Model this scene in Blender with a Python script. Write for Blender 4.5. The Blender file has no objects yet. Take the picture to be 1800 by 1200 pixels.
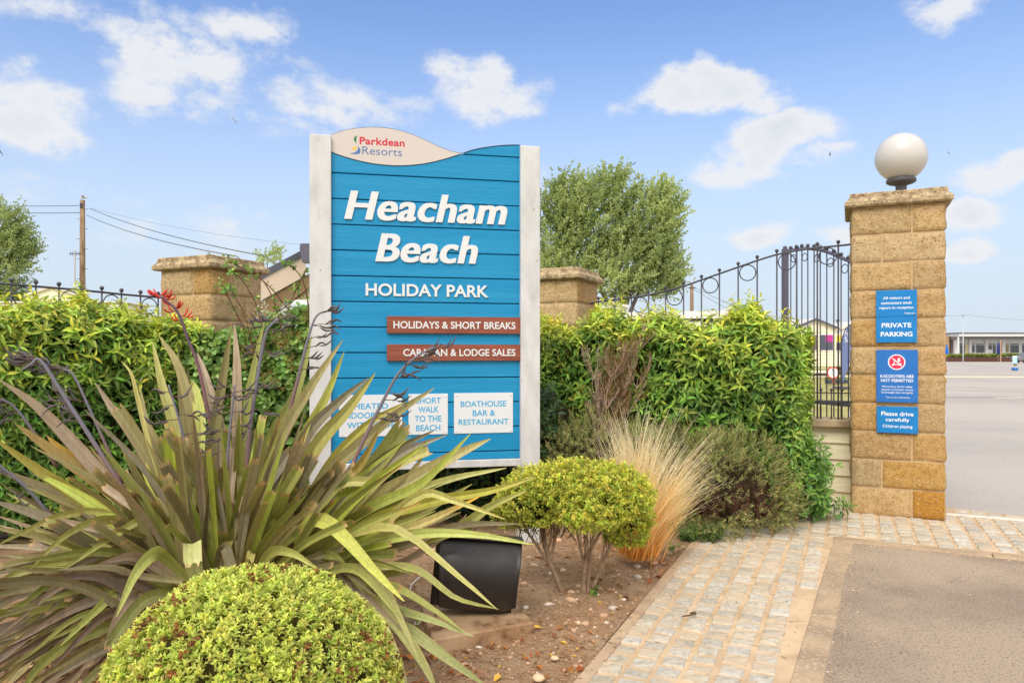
import bpy, math, random
import numpy as np
from mathutils import Vector, Matrix

SC = bpy.context.scene
COL = SC.collection
R = math.radians
rng = np.random.default_rng(7)
random.seed(7)

# ------------------------------------------------------------------ camera
FPX, HY, EYE = 1300.0, 620.0, 1.30          # focal length in photo pixels, horizon row, eye height
cam_d = bpy.data.cameras.new("camera")
cam = bpy.data.objects.new("camera", cam_d)
COL.objects.link(cam)
cam_d.sensor_width = 36.0
cam_d.lens = 36.0 * FPX / 1800.0
cam_d.shift_y = (HY - 600.0) / 1800.0
cam_d.clip_start = 0.05
cam_d.clip_end = 6000.0
cam.location = (0, 0, EYE)
cam.rotation_euler = (R(90), 0, 0)
SC.camera = cam

# ------------------------------------------------------------------ light, exposure
SUN_EL, SUN_AZ = 50.0, 200.0                 # azimuth clockwise from +Y: behind the camera, a little left
SC.view_settings.view_transform = 'Standard'
SC.view_settings.look = 'None'
SC.view_settings.gamma = 1.0
SC.view_settings.use_curve_mapping = False
SC.view_settings.exposure = 0.5
sun_d = bpy.data.lights.new("sun", 'SUN')
sun_d.energy = 1.75
sun_d.angle = R(30)
sun_d.color = (1.0, 0.95, 0.88)
sun = bpy.data.objects.new("sun", sun_d)
COL.objects.link(sun)
sd = Vector((math.sin(R(SUN_AZ)) * math.cos(R(SUN_EL)), math.cos(R(SUN_AZ)) * math.cos(R(SUN_EL)), math.sin(R(SUN_EL))))
sun.rotation_euler = sd.to_track_quat('Z', 'Y').to_euler()
sun.location = (0, -5, 20)


def at(px, py, Y):
    return np.array([(px - 900.0) / FPX * Y, Y, EYE + (HY - py) / FPX * Y])


def ground(px, py, z=0.0):
    Y = (EYE - z) * FPX / (py - HY)
    return np.array([(px - 900.0) / FPX * Y, Y, z])


def S(r, g, b):
    f = lambda c: c / 12.92 if c <= 0.04045 else ((c + 0.055) / 1.055) ** 2.4
    return np.array([f(r / 255.0), f(g / 255.0), f(b / 255.0)])


# world: Nishita sky with clouds placed by direction
def build_world():
    w = bpy.data.worlds.new("World")
    SC.world = w
    w.use_nodes = True
    nt = w.node_tree
    N, L = nt.nodes, nt.links
    bg = N["Background"]
    bg.inputs[1].default_value = 0.15
    sky = N.new("ShaderNodeTexSky")
    sky.sky_type = 'NISHITA'
    sky.sun_disc = False
    sky.sun_elevation = R(SUN_EL)
    sky.sun_rotation = R(SUN_AZ)
    sky.air_density = 1.0
    sky.dust_density = 0.6
    sky.ozone_density = 1.6
    tc = N.new("ShaderNodeTexCoord")

    def math_(op, a, b=None, clamp=False):
        n = N.new("ShaderNodeMath")
        n.operation = op
        n.use_clamp = clamp
        for i, v in enumerate((a, b)):
            if v is None:
                continue
            if isinstance(v, (int, float)):
                n.inputs[i].default_value = v
            else:
                L.new(v, n.inputs[i])
        return n.outputs[0]

    # clouds: (x, y, half width, half height, weight) given as directions seen by the photographer
    CL = [(300, 90, 150, 75, 1.0), (250, 165, 100, 55, .85), (430, 50, 90, 50, .8), (480, 100, 90, 35, .6), (330, 185, 150, 45, .7),
          (600, 180, 160, 48, .85), (520, 225, 120, 40, .55), (850, 160, 120, 52, 1.05), (780, 150, 60, 45, .8), (930, 185, 60, 30, .6),
          (1235, 172, 130, 46, 1.3), (1235, 146, 62, 38, 1.15), (1330, 190, 60, 34, .9), (1130, 195, 60, 30, .7),
          (1370, 256, 80, 48, 1.25), (1290, 298, 90, 28, .9), (1430, 288, 70, 20, .8),
          (40, 205, 95, 75, 1.2), (20, 150, 60, 50, .9), (60, 20, 140, 35, .6), (280, 15, 110, 25, .5),
          (1345, 408, 75, 32, .95), (1480, 412, 50, 22, .7), (1775, 310, 70, 40, 1.15), (1715, 382, 62, 32, 1.1), (1700, 442, 50, 22, 1.1),
          (1670, 15, 75, 32, .8), (370, 390, 90, 50, .55), (300, 420, 330, 55, .5), (950, 330, 60, 60, .5), (560, 320, 170, 40, .35),
          (1000, 400, 300, 60, .35), (100, 330, 160, 50, .45)]
    warp = N.new("ShaderNodeTexNoise")
    warp.inputs["Scale"].default_value = 9.0
    warp.inputs["Detail"].default_value = 8.0
    L.new(tc.outputs["Generated"], warp.inputs["Vector"])
    wv = N.new("ShaderNodeVectorMath")
    wv.operation = 'MULTIPLY_ADD'
    L.new(warp.outputs["Color"], wv.inputs[0])
    wv.inputs[1].default_value = (.10, .10, .08)
    L.new(tc.outputs["Generated"], wv.inputs[2])
    wb = N.new("ShaderNodeVectorMath")
    wb.operation = 'SUBTRACT'
    L.new(wv.outputs[0], wb.inputs[0])
    wb.inputs[1].default_value = (.05, .05, .04)
    acc = None
    for (cx, cy, rx, ry, wt) in CL:
        d = Vector(((cx - 900) / FPX, 1.0, (HY - cy) / FPX))
        ln = d.length
        d = d / ln
        a = N.new("ShaderNodeVectorMath")
        a.operation = 'SUBTRACT'
        L.new(wb.outputs[0], a.inputs[0])
        a.inputs[1].default_value = d
        b = N.new("ShaderNodeVectorMath")
        b.operation = 'MULTIPLY'
        L.new(a.outputs[0], b.inputs[0])
        b.inputs[1].default_value = (FPX * ln / rx * .9, 2.0, FPX * ln / ry * .9)
        c = N.new("ShaderNodeVectorMath")
        c.operation = 'LENGTH'
        L.new(b.outputs[0], c.inputs[0])
        m = N.new("ShaderNodeMapRange")
        m.interpolation_type = 'SMOOTHSTEP'
        L.new(c.outputs["Value"], m.inputs["Value"])
        m.inputs["From Min"].default_value = 1.5
        m.inputs["From Max"].default_value = 0.0
        m.inputs["To Max"].default_value = wt
        acc = m.outputs[0] if acc is None else math_('MAXIMUM', acc, m.outputs[0])
    nz = N.new("ShaderNodeTexNoise")
    nz.inputs["Scale"].default_value = 15.0
    nz.inputs["Detail"].default_value = 9.0
    nz.inputs["Roughness"].default_value = 0.66
    mp = N.new("ShaderNodeMapping")
    mp.inputs["Scale"].default_value = (1, 1, 1.7)
    L.new(tc.outputs["Generated"], mp.inputs[0])
    L.new(mp.outputs[0], nz.inputs["Vector"])
    k = math_('MULTIPLY', math_('SUBTRACT', nz.outputs[0], 0.5), 3.2)
    dens = math_('ADD', acc, math_('MULTIPLY', k, math_('ADD', math_('MULTIPLY', acc, .6), .22)))
    ms = N.new("ShaderNodeMapRange")
    ms.interpolation_type = 'SMOOTHSTEP'
    L.new(dens, ms.inputs["Value"])
    ms.inputs["From Min"].default_value = 0.3
    ms.inputs["From Max"].default_value = 0.92
    ms.inputs["To Max"].default_value = 0.93
    sep = N.new("ShaderNodeSeparateXYZ")
    L.new(tc.outputs["Generated"], sep.inputs[0])
    # pale moisture band low over the horizon
    hz = N.new("ShaderNodeMapRange")
    hz.interpolation_type = 'SMOOTHSTEP'
    L.new(sep.outputs[2], hz.inputs["Value"])
    hz.inputs["From Min"].default_value = 0.46
    hz.inputs["From Max"].default_value = 0.02
    hz.inputs["To Max"].default_value = 0.95
    tint = N.new("ShaderNodeMix")
    tint.data_type = 'RGBA'
    tint.blend_type = 'MULTIPLY'
    tint.inputs[0].default_value = 1.0
    L.new(sky.outputs[0], tint.inputs[6])
    tint.inputs[7].default_value = SKY_TINT
    m1 = N.new("ShaderNodeMix")
    m1.data_type = 'RGBA'
    L.new(hz.outputs[0], m1.inputs[0])
    L.new(tint.outputs[2], m1.inputs[6])
    m1.inputs[7].default_value = SKY_LOW
    m2 = N.new("ShaderNodeMix")
    m2.data_type = 'RGBA'
    cs_ = N.new("ShaderNodeMix")
    cs_.data_type = 'RGBA'
    cr_ = N.new("ShaderNodeMapRange")
    L.new(dens, cr_.inputs["Value"])
    cr_.inputs["From Min"].default_value = .9
    cr_.inputs["From Max"].default_value = 1.9
    L.new(cr_.outputs[0], cs_.inputs[0])
    cs_.inputs[6].default_value = SKY_CLOUD
    cs_.inputs[7].default_value = (3.45, 3.6, 3.85, 1)
    L.new(ms.outputs[0], m2.inputs[0])
    L.new(m1.outputs[2], m2.inputs[6])
    L.new(cs_.outputs[2], m2.inputs[7])
    # unseen bright broken cloud added behind and above the camera as soft fill light
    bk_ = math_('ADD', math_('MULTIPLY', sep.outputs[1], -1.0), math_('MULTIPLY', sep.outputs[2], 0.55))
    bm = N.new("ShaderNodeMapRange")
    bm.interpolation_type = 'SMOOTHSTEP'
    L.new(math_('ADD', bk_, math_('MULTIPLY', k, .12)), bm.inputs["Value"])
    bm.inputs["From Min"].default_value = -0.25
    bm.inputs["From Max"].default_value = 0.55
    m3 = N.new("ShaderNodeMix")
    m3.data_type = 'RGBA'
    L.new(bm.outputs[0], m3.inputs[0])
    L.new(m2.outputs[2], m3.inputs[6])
    m3.inputs[7].default_value = SKY_FILL
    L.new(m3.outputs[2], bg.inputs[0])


SKY_TINT = (.79, .87, 1.03, 1)
SKY_LOW = (3.15, 3.6, 4.1, 1)
SKY_CLOUD = (4.1, 4.15, 4.25, 1)
SKY_FILL = (6.2, 6.15, 6.0, 1)
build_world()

# ------------------------------------------------------------------ materials
MATS = {}


def mat(name, col, rough=.7, spec=.4, col2=None, nscale=6., ndetail=6., nlo=.4, nhi=.65, col3=None, n3=40., lo3=.6, hi3=.7, col4=None, n4=60., lo4=.6, hi4=.7,
        bump=0., bscale=40., bdist=.01, tint=False, transl=0., metal=0., stretch=(1, 1, 1), bump2=0., bscale2=200., voro=False):
    if name in MATS:
        return MATS[name]
    m = bpy.data.materials.new(name)
    MATS[name] = m
    m.use_nodes = True
    nt = m.node_tree
    N, L = nt.nodes, nt.links
    p = N["Principled BSDF"]
    p.inputs["Roughness"].default_value = rough
    p.inputs["Specular IOR Level"].default_value = spec
    p.inputs["Metallic"].default_value = metal
    tc = N.new("ShaderNodeTexCoord")
    mp = N.new("ShaderNodeMapping")
    mp.inputs["Scale"].default_value = stretch
    L.new(tc.outputs["Object"], mp.inputs[0])

    def noise(sc, det=6., ro=.6):
        n = N.new("ShaderNodeTexNoise")
        n.inputs["Scale"].default_value = sc
        n.inputs["Detail"].default_value = det
        n.inputs["Roughness"].default_value = ro
        L.new(mp.outputs[0], n.inputs["Vector"])
        return n.outputs[0]

    def ramp(o, lo, hi):
        r = N.new("ShaderNodeMapRange")
        r.inputs["From Min"].default_value = lo
        r.inputs["From Max"].default_value = hi
        L.new(o, r.inputs["Value"])
        return r.outputs[0]

    def mix(f, a, b, mode='MIX'):
        x = N.new("ShaderNodeMix")
        x.data_type = 'RGBA'
        x.blend_type = mode
        for i, v in ((0, f), (6, a), (7, b)):
            if hasattr(v, 'links'):
                L.new(v, x.inputs[i])
            elif i == 0:
                x.inputs[0].default_value = v
            else:
                x.inputs[i].default_value = (*v[:3], 1)
        return x.outputs[2]

    if tint:
        a = N.new("ShaderNodeAttribute")
        a.attribute_name = "tint"
        c = a.outputs["Color"]
        if col is not None:
            c = mix(1.0, c, col, 'MULTIPLY')
    else:
        c = tuple(col)
    if col2 is not None:
        f = ramp(noise(nscale, ndetail), nlo, nhi)
        c = mix(f, c, mix(1., c, col2, 'MULTIPLY') if tint else col2)
    if col3 is not None:
        f = ramp(noise(n3, 3.), lo3, hi3)
        c = mix(f, c, col3)
    if col4 is not None:
        f = ramp(noise(n4, 2.), lo4, hi4)
        c = mix(f, c, col4)
    if hasattr(c, 'links'):
        L.new(c, p.inputs["Base Color"])
    else:
        p.inputs["Base Color"].default_value = (*c[:3], 1)
    if bump:
        b = N.new("ShaderNodeBump")
        b.inputs["Strength"].default_value = bump
        b.inputs["Distance"].default_value = bdist
        h = noise(bscale, 8., .65)
        if bump2:
            x = N.new("ShaderNodeMath")
            x.operation = 'MULTIPLY_ADD'
            L.new(noise(bscale2, 4.), x.inputs[0])
            x.inputs[1].default_value = bump2
            L.new(h, x.inputs[2])
            h = x.outputs[0]
        L.new(h, b.inputs["Height"])
        L.new(b.outputs[0], p.inputs["Normal"])
    if transl:
        t = N.new("ShaderNodeBsdfTranslucent")
        ms = N.new("ShaderNodeMixShader")
        ms.inputs[0].default_value = transl
        if hasattr(c, 'links'):
            g = mix(1., c, (1.1, 1.15, .55), 'MULTIPLY')
            L.new(g, t.inputs[0])
        else:
            t.inputs[0].default_value = (*c[:3], 1)
        L.new(p.outputs[0], ms.inputs[1])
        L.new(t.outputs[0], ms.inputs[2])
        L.new(ms.outputs[0], N["Material Output"].inputs[0])
    return m


# ------------------------------------------------------------------ mesh building
WM = {}                                       # world matrices of roots


class MB:
    def __init__(s):
        s.v, s.c, s.f = [], [], []            # vertex chunks, colour chunks, (face array, material index)
        s.n = 0

    def add(s, v, faces, col=(1, 1, 1), mi=0):
        v = np.asarray(v, dtype=float).reshape(-1, 3)
        col = np.asarray(col, dtype=float)
        if col.ndim == 1:
            col = np.tile(col, (len(v), 1))
        s.v.append(v)
        s.c.append(col)
        if isinstance(faces, np.ndarray):
            faces = [faces]
        elif faces and not isinstance(faces[0], np.ndarray):
            g = {}
            for f in faces:
                g.setdefault(len(f), []).append(f)
            faces = [np.array(x) for x in g.values()]
        for f in faces:
            s.f.append((f + s.n, mi))
        s.n += len(v)
        return s

    def build(s, name, mats, parent=None, smooth=False, local=False, loc=None):
        v = np.concatenate(s.v)
        c = np.concatenate(s.c)
        if parent is not None and not local:
            M = np.array(WM[parent.name].inverted())
            v = v @ M[:3, :3].T + M[:3, 3]
        if loc is not None:
            v = v - np.array(loc)
        me = bpy.data.meshes.new(name)
        me.vertices.add(len(v))
        me.vertices.foreach_set("co", v.ravel())
        tot = np.concatenate([np.full(len(f), f.shape[1]) for f, _ in s.f])
        idx = np.concatenate([f.ravel() for f, _ in s.f])
        mi = np.concatenate([np.full(len(f), m) for f, m in s.f])
        me.loops.add(len(idx))
        me.loops.foreach_set("vertex_index", idx.astype(np.int32))
        me.polygons.add(len(tot))
        st = np.concatenate([[0], np.cumsum(tot)[:-1]])
        me.polygons.foreach_set("loop_start", st.astype(np.int32))
        me.polygons.foreach_set("material_index", mi.astype(np.int32))
        me.polygons.foreach_set("use_smooth", np.full(len(tot), smooth))
        at_ = me.attributes.new("tint", 'FLOAT_COLOR', 'POINT')
        at_.data.foreach_set("color", np.concatenate([c, np.ones((len(c), 1))], 1).ravel())
        me.update(calc_edges=True)
        me.validate()
        for m in (mats if isinstance(mats, (list, tuple)) else [mats]):
            me.materials.append(m)
        o = bpy.data.objects.new(name, me)
        COL.objects.link(o)
        if loc is not None:
            o.location = loc
        if parent is not None:
            o.parent = parent
            WM[o.name] = WM[parent.name]
        else:
            WM[o.name] = Matrix.Translation(loc) if loc is not None else Matrix.Identity(4)
        return o

    # shapes
    def box(s, c, size, ch=0., M=None, col=(1, 1, 1), mi=0):
        c = np.array(c, float)
        h = np.array(size, float) / 2
        if ch <= 0:
            v = np.array([[x, y, z] for x in (-1, 1) for y in (-1, 1) for z in (-1, 1)]) * h + c
            f = [(0, 1, 3, 2), (4, 6, 7, 5), (0, 4, 5, 1), (2, 3, 7, 6), (0, 2, 6, 4), (1, 5, 7, 3)]
        else:
            ch = min(ch, h.min() * .9)
            v, key = [], {}
            sg = [(x, y, z) for x in (-1, 1) for y in (-1, 1) for z in (-1, 1)]
            for q in sg:
                for a in range(3):
                    p = [q[i] * (h[i] if i == a else h[i] - ch) for i in range(3)]
                    key[(q, a)] = len(v)
                    v.append(p)
            f = []
            for a in range(3):
                b, d = (a + 1) % 3, (a + 2) % 3
                for sa in (-1, 1):
                    q = []
                    for (sb, sd_) in ((-1, -1), (1, -1), (1, 1), (-1, 1)):
                        t = [0, 0, 0]
                        t[a], t[b], t[d] = sa, sb, sd_
                        q.append(key[(tuple(t), a)])
                    f.append(tuple(q if sa > 0 else q[::-1]))
            for a in range(3):                # edges along axis a
                b, d = (a + 1) % 3, (a + 2) % 3
                for sb in (-1, 1):
                    for sd_ in (-1, 1):
                        t0, t1 = [0, 0, 0], [0, 0, 0]
                        t0[a], t1[a] = -1, 1
                        t0[b] = t1[b] = sb
                        t0[d] = t1[d] = sd_
                        t0, t1 = tuple(t0), tuple(t1)
                        q = (key[(t0, b)], key[(t1, b)], key[(t1, d)], key[(t0, d)])
                        f.append(q if sb * sd_ < 0 else q[::-1])
            for q in sg:
                t = (key[(q, 0)], key[(q, 1)], key[(q, 2)])
                f.append(t if q[0] * q[1] * q[2] > 0 else t[::-1])
            v = np.array(v) + c
        if M is not None:
            v = v @ np.array(M)[:3, :3].T + np.array(M)[:3, 3]
        return s.add(v, f, col, mi)

    def tube(s, pts, r, n=8, col=(1, 1, 1), mi=0, caps=True):
        P = np.array(pts, float)
        k = len(P)
        r = np.broadcast_to(np.asarray(r, float), (k,))
        T = np.gradient(P, axis=0)
        T /= np.linalg.norm(T, axis=1)[:, None] + 1e-12
        up = np.array([0, 0, 1.]) if abs(T[0][2]) < .9 else np.array([0, 1., 0])
        U = np.cross(T[0], up)
        U /= np.linalg.norm(U)
        V = []
        a = np.arange(n) * 2 * math.pi / n
        for i in range(k):
            U = U - T[i] * U.dot(T[i])
            U /= np.linalg.norm(U)
            W = np.cross(T[i], U)
            V.append(P[i] + r[i] * (np.cos(a)[:, None] * U + np.sin(a)[:, None] * W))
        i, j = np.meshgrid(np.arange(k - 1), np.arange(n), indexing='ij')
        q = np.stack([i * n + j, i * n + (j + 1) % n, (i + 1) * n + (j + 1) % n, (i + 1) * n + j], -1).reshape(-1, 4)
        fs = [q]
        if caps:
            fs.append(np.array([list(range(n))[::-1]]))
            fs.append(np.array([[(k - 1) * n + x for x in range(n)]]))
        if np.asarray(col).ndim == 2:
            col = np.repeat(np.asarray(col), n, axis=0)
        return s.add(np.concatenate(V), fs, col, mi)

    def lathe(s, prof, c, n=24, col=(1, 1, 1), mi=0):
        prof = np.array(prof, float)          # (r, z)
        k = len(prof)
        a = np.arange(n) * 2 * math.pi / n
        v = np.stack([prof[:, 0][:, None] * np.cos(a), prof[:, 0][:, None] * np.sin(a), np.repeat(prof[:, 1][:, None], n, 1)], -1).reshape(-1, 3) + np.array(c)
        i, j = np.meshgrid(np.arange(k - 1), np.arange(n), indexing='ij')
        q = np.stack([i * n + j, i * n + (j + 1) % n, (i + 1) * n + (j + 1) % n, (i + 1) * n + j], -1).reshape(-1, 4)
        return s.add(v, [q, np.array([list(range(n))[::-1]]), np.array([[(k - 1) * n + x for x in range(n)]])], col, mi)

    def sphere(s, c, r, n=20, m=12, col=(1, 1, 1), mi=0, sc=(1, 1, 1)):
        t = np.linspace(-math.pi / 2 + .02, math.pi / 2 - .02, m)
        prof = np.stack([np.cos(t) * r, np.sin(t) * r], 1)
        b = MB().lathe(prof, (0, 0, 0), n)
        return s.add(b.v[0] * np.array(sc) + np.array(c), [f for f, _ in b.f], col, mi)

    def ring(s, c, u, w, R_, r, n=28, m=6, col=(1, 1, 1)):
        a = np.linspace(0, 2 * math.pi, n, endpoint=False)
        c, u, w = np.array(c), np.array(u), np.array(w)
        k = np.cross(u, w)
        b = np.arange(m) * 2 * math.pi / m
        rad = np.cos(a)[:, None] * u + np.sin(a)[:, None] * w
        v = c + rad[:, None, :] * (R_ + r * np.cos(b))[None, :, None] + k[None, None] * (r * np.sin(b))[None, :, None]
        i, j = np.meshgrid(np.arange(n), np.arange(m), indexing='ij')
        q = np.stack([i * m + j, ((i + 1) % n) * m + j, ((i + 1) % n) * m + (j + 1) % m, i * m + (j + 1) % m], -1).reshape(-1, 4)
        return s.add(v.reshape(-1, 3), q, col)

    def prism(s, poly, y0, y1, col=(1, 1, 1), mi=0):
        """polygon in (x, z) extruded from y0 to y1 (local); ngon caps"""
        n = len(poly)
        v = [(x, y0, z) for x, z in poly] + [(x, y1, z) for x, z in poly]
        f = [tuple(range(n)), tuple(range(2 * n - 1, n - 1, -1))] + [(i, i + n, (i + 1) % n + n, (i + 1) % n) for i in range(n)]
        return s.add(v, f, col, mi)

    def sheet(s, pts, z, col=(1, 1, 1), mi=0):
        return s.add([(p[0], p[1], z) for p in pts], [tuple(range(len(pts)))], col, mi)


def tag(o, label=None, cat=None, group=None, kind=None):
    if label:
        o["label"] = label
    if cat:
        o["category"] = cat
    if group:
        o["group"] = group
    if kind:
        o["kind"] = kind
    return o


def thing(name, label, cat, loc=(0, 0, 0), rotz=0., group=None):
    o = bpy.data.objects.new(name, None)
    COL.objects.link(o)
    o.empty_display_size = .2
    o.location = loc
    o.rotation_euler = (0, 0, rotz)
    WM[o.name] = Matrix.Translation(loc) @ Matrix.Rotation(rotz, 4, 'Z')
    return tag(o, label, cat, group)


def structure(o):
    o["kind"] = "structure"
    return o


class Frame:
    """a vertical plane in the place: origin on the ground, heading of its local x; pixels of the photo read onto it"""

    def __init__(s, O, ang):
        s.O = np.array(O[:2], float)
        s.ang = ang
        s.u = np.array([math.cos(ang), math.sin(ang)])
        s.b = np.array([-math.sin(ang), math.cos(ang)])

    def s_of(s, px, y=0.):
        O = s.O + s.b * y
        k = (px - 900.0) / FPX
        # O + t u = (k Y, Y)
        return (k * O[1] - O[0]) / (s.u[0] - k * s.u[1])

    def sz(s, px, py, y=0.):
        t = s.s_of(px, y)
        Y = (s.O + s.b * y + t * s.u)[1]
        return t, EYE + (HY - py) / FPX * Y

    def world(s, x, y, z):
        p = s.O + s.u * x + s.b * y
        return np.array([p[0], p[1], z])


# text
FONT_CACHE = {}


def text_geo(body, off=0., shear=0., space=1.):
    key = (body, off, shear, space)
    if key in FONT_CACHE:
        return FONT_CACHE[key]
    cu = bpy.data.curves.new("lettering_curve", 'FONT')
    cu.body = body
    cu.size = 1.0
    cu.offset = off
    cu.shear = shear
    cu.space_character = space
    cu.extrude = .5
    cu.resolution_u = 4
    o = bpy.data.objects.new("lettering_source", cu)
    COL.objects.link(o)
    dg = bpy.context.evaluated_depsgraph_get()
    dg.update()
    me = bpy.data.meshes.new_from_object(o.evaluated_get(dg))
    v = np.empty(len(me.vertices) * 3)
    me.vertices.foreach_get("co", v)
    v = v.reshape(-1, 3)
    f = [tuple(p.vertices) for p in me.polygons]
    bpy.data.objects.remove(o)
    bpy.data.curves.remove(cu)
    bpy.data.meshes.remove(me)
    FONT_CACHE[key] = (v, f)
    return v, f


def put_text(mb, body, x0, x1, zb, zt, y, depth=.002, off=0., shear=0., slope=0., mi=0, space=1.):
    """text on a local xz plane: from x0 to x1, baseline zb, cap top zt; faces -y"""
    v, f = text_geo(body, off, shear, space)
    capv = text_geo("H", off, 0.)[0]
    c0, c1 = capv[:, 1].min(), capv[:, 1].max()
    a0, a1 = v[:, 0].min(), v[:, 0].max()
    x = x0 + (v[:, 0] - a0) / (a1 - a0) * (x1 - x0)
    z = zb + (v[:, 1] - c0) / (c1 - c0) * (zt - zb) + slope * (x - x0)
    yy = y - (v[:, 2] + .5) * depth
    mb.add(np.stack([x, yy, z], 1), f, mi=mi)


# foliage
def norm(a):
    return a / (np.linalg.norm(a, axis=-1, keepdims=True) + 1e-9)


def tmpl_laurel(fold=.22, droop=.3):
    st = [(.22, .62), (.5, 1.), (.78, .62)]
    v = [(0, 0, 0)]
    for t, w in st:
        z = -droop * t * t
        v += [(t, -w, z + fold * w * .5), (t, 0, z), (t, w, z + fold * w * .5)]
    v.append((1, 0, -droop))
    tri = [(0, 2, 1), (0, 3, 2), (7, 8, 10), (8, 9, 10)]
    quad = [(1, 2, 5, 4), (2, 3, 6, 5), (4, 5, 8, 7), (5, 6, 9, 8)]
    return np.array(v, float), np.array(tri), np.array(quad)


def tmpl_small(fold=.25, droop=.12):
    v = [(0, 0, 0), (.55, -1, fold - droop * .3), (.6, 0, -droop * .36), (.55, 1, fold - droop * .3), (1, 0, -droop)]
    return np.array(v, float), np.array([(0, 2, 1), (0, 3, 2), (1, 2, 4), (2, 3, 4)]), None


def tmpl_round():
    a = np.linspace(-2.6, 2.6, 7)
    v = [(0, 0, 0)] + [(.5 - .5 * math.cos(math.pi - x) * 1.0 if False else .5 + .5 * math.cos(x), math.sin(x), .14 * abs(math.sin(x)) - .12 * (.5 + .5 * math.cos(x))) for x in a]
    v.append((.5, 0, -.04))
    c = len(v) - 1
    f = [(c, i, i + 1) for i in range(1, 7)] + [(c, 0, 1), (c, 7, 0)]
    return np.array(v, float), np.array(f), None


def put_leaves(mb, tmpl, P, D, Nn, L, W, tint, tipgain=None):
    """P base points, D direction along each leaf, Nn upper side, L length, W half width"""
    tv, tri, quad = tmpl
    D = norm(D)
    Sd = norm(np.cross(Nn, D))
    U = np.cross(D, Sd)
    n, k = len(P), len(tv)
    L = np.broadcast_to(L, (n,))
    W = np.broadcast_to(W, (n,))
    v = P[:, None] + D[:, None] * (tv[None, :, 0] * L[:, None])[..., None] + Sd[:, None] * (tv[None, :, 1] * W[:, None])[..., None] + U[:, None] * (tv[None, :, 2] * np.where(np.arange(k)[None] >= 0, L[:, None], 0))[..., None] * .8
    off = (np.arange(n) * k)[:, None, None]
    fs = []
    if tri is not None:
        fs.append((tri[None] + off).reshape(-1, 3))
    if quad is not None:
        fs.append((quad[None] + off).reshape(-1, 4))
    col = np.repeat(tint, k, axis=0)
    mb.add(v.reshape(-1, 3), fs, col)


def perp(A):
    h = np.where(np.abs(A[:, 2:3]) < .9, np.array([[0, 0, 1.]]), np.array([[1., 0, 0]]))
    U = norm(np.cross(A, h))
    return U, np.cross(A, U)


def shoots(mb, tmpl, P, A, n_leaf, stem, L, W, e0, e1, t0, t1, jit=.18, shrink=.35):
    """leafy shoots: from P along A, n_leaf leaves in a spiral; e0/e1 opening angle at the foot and the tip; t0/t1 tints"""
    A = norm(A)
    U, V = perp(A)
    n = len(P)
    ph = rng.uniform(0, 6.28, n)
    tone = np.clip(1 + rng.normal(0, jit * .9, (n, 1)), .55, 1.4) * (1 + rng.normal(0, jit * .3, (n, 3)))
    for j in range(n_leaf):
        t = j / max(1, n_leaf - 1)
        an = ph + j * 2.4 + rng.normal(0, .25, n)
        rad = np.cos(an)[:, None] * U + np.sin(an)[:, None] * V
        el = R(e0 + (e1 - e0) * t) + rng.normal(0, .18, n)
        D = A * np.cos(el)[:, None] + rad * np.sin(el)[:, None]
        Nn = A * np.sin(el)[:, None] - rad * np.cos(el)[:, None] + rng.normal(0, .15, (n, 3))
        pos = P + A * (np.asarray(stem) * t) if np.ndim(stem) else P + A * (stem * t)
        s = (1 - shrink * t) * rng.uniform(.78, 1.18, n)
        tt = (t0 + (t1 - t0) * t ** 1.3) * tone * (1 + rng.normal(0, jit * .8, (n, 1))) * (1 + rng.normal(0, jit * .35, (n, 3)))
        put_leaves(mb, tmpl, pos, D, Nn, L * s, W * s, np.clip(tt, .004, 1))


def vnoise(p, sc, seed=0):
    """cheap smooth noise for modelling, about -1..1"""
    r = np.random.default_rng(seed)
    o = np.zeros(p.shape[:-1])
    for k in range(6):
        d = norm(r.normal(size=3)) * sc * (1 + .45 * k)
        o += np.sin(p @ d + r.uniform(0, 6.28)) / (1 + .35 * k)
    return o / 3.0


def spline(pts, n=16):
    P = np.array(pts, float)
    if len(P) == 2:
        t = np.linspace(0, 1, n)[:, None]
        return P[0] * (1 - t) + P[1] * t
    Q = np.concatenate([[2 * P[0] - P[1]], P, [2 * P[-1] - P[-2]]])
    out = []
    m = len(P) - 1
    for x in np.linspace(0, m, n):
        i = min(int(x), m - 1)
        t = x - i
        a, b, c, d = Q[i:i + 4]
        out.append(.5 * ((2 * b) + (-a + c) * t + (2 * a - 5 * b + 4 * c - d) * t * t + (-a + 3 * b - 3 * c + d) * t ** 3))
    return np.array(out)

# ================================================================== materials of the place
M_soil = mat("dry soil", S(222, 176, 138), .95, .1, col2=S(240, 204, 168), nscale=3.5, nlo=.42, nhi=.68, col3=S(168, 128, 98), n3=28, lo3=.56, hi3=.72, bump=1., bscale=60, bdist=.045, bump2=.6, bscale2=230)
M_sand = mat("joint sand", S(214, 186, 152), .95, .1, col2=S(190, 162, 130), nscale=5, col3=S(150, 120, 92), n3=16, lo3=.6, hi3=.75, bump=.5, bscale=180, bdist=.006)
M_cobble = mat("granite setts", None, .72, .35, col2=(.72, .66, .58), nscale=38, nlo=.45, nhi=.68, col3=S(206, 184, 156), n3=6, lo3=.5, hi3=.66, tint=True, bump=.7, bscale=90, bdist=.008, bump2=.6, bscale2=320)
M_kerb = mat("flush concrete kerb", S(186, 160, 130), .9, .2, col2=S(160, 138, 114), nscale=4, col3=S(204, 184, 158), n3=60, lo3=.55, hi3=.7, bump=.4, bscale=160, bdist=.005)
M_edge = mat("bed edging concrete", S(198, 170, 140), .9, .2, col2=S(172, 144, 118), nscale=5, col3=S(120, 96, 78), n3=30, lo3=.6, hi3=.75, bump=.5, bscale=120, bdist=.006)
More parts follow.
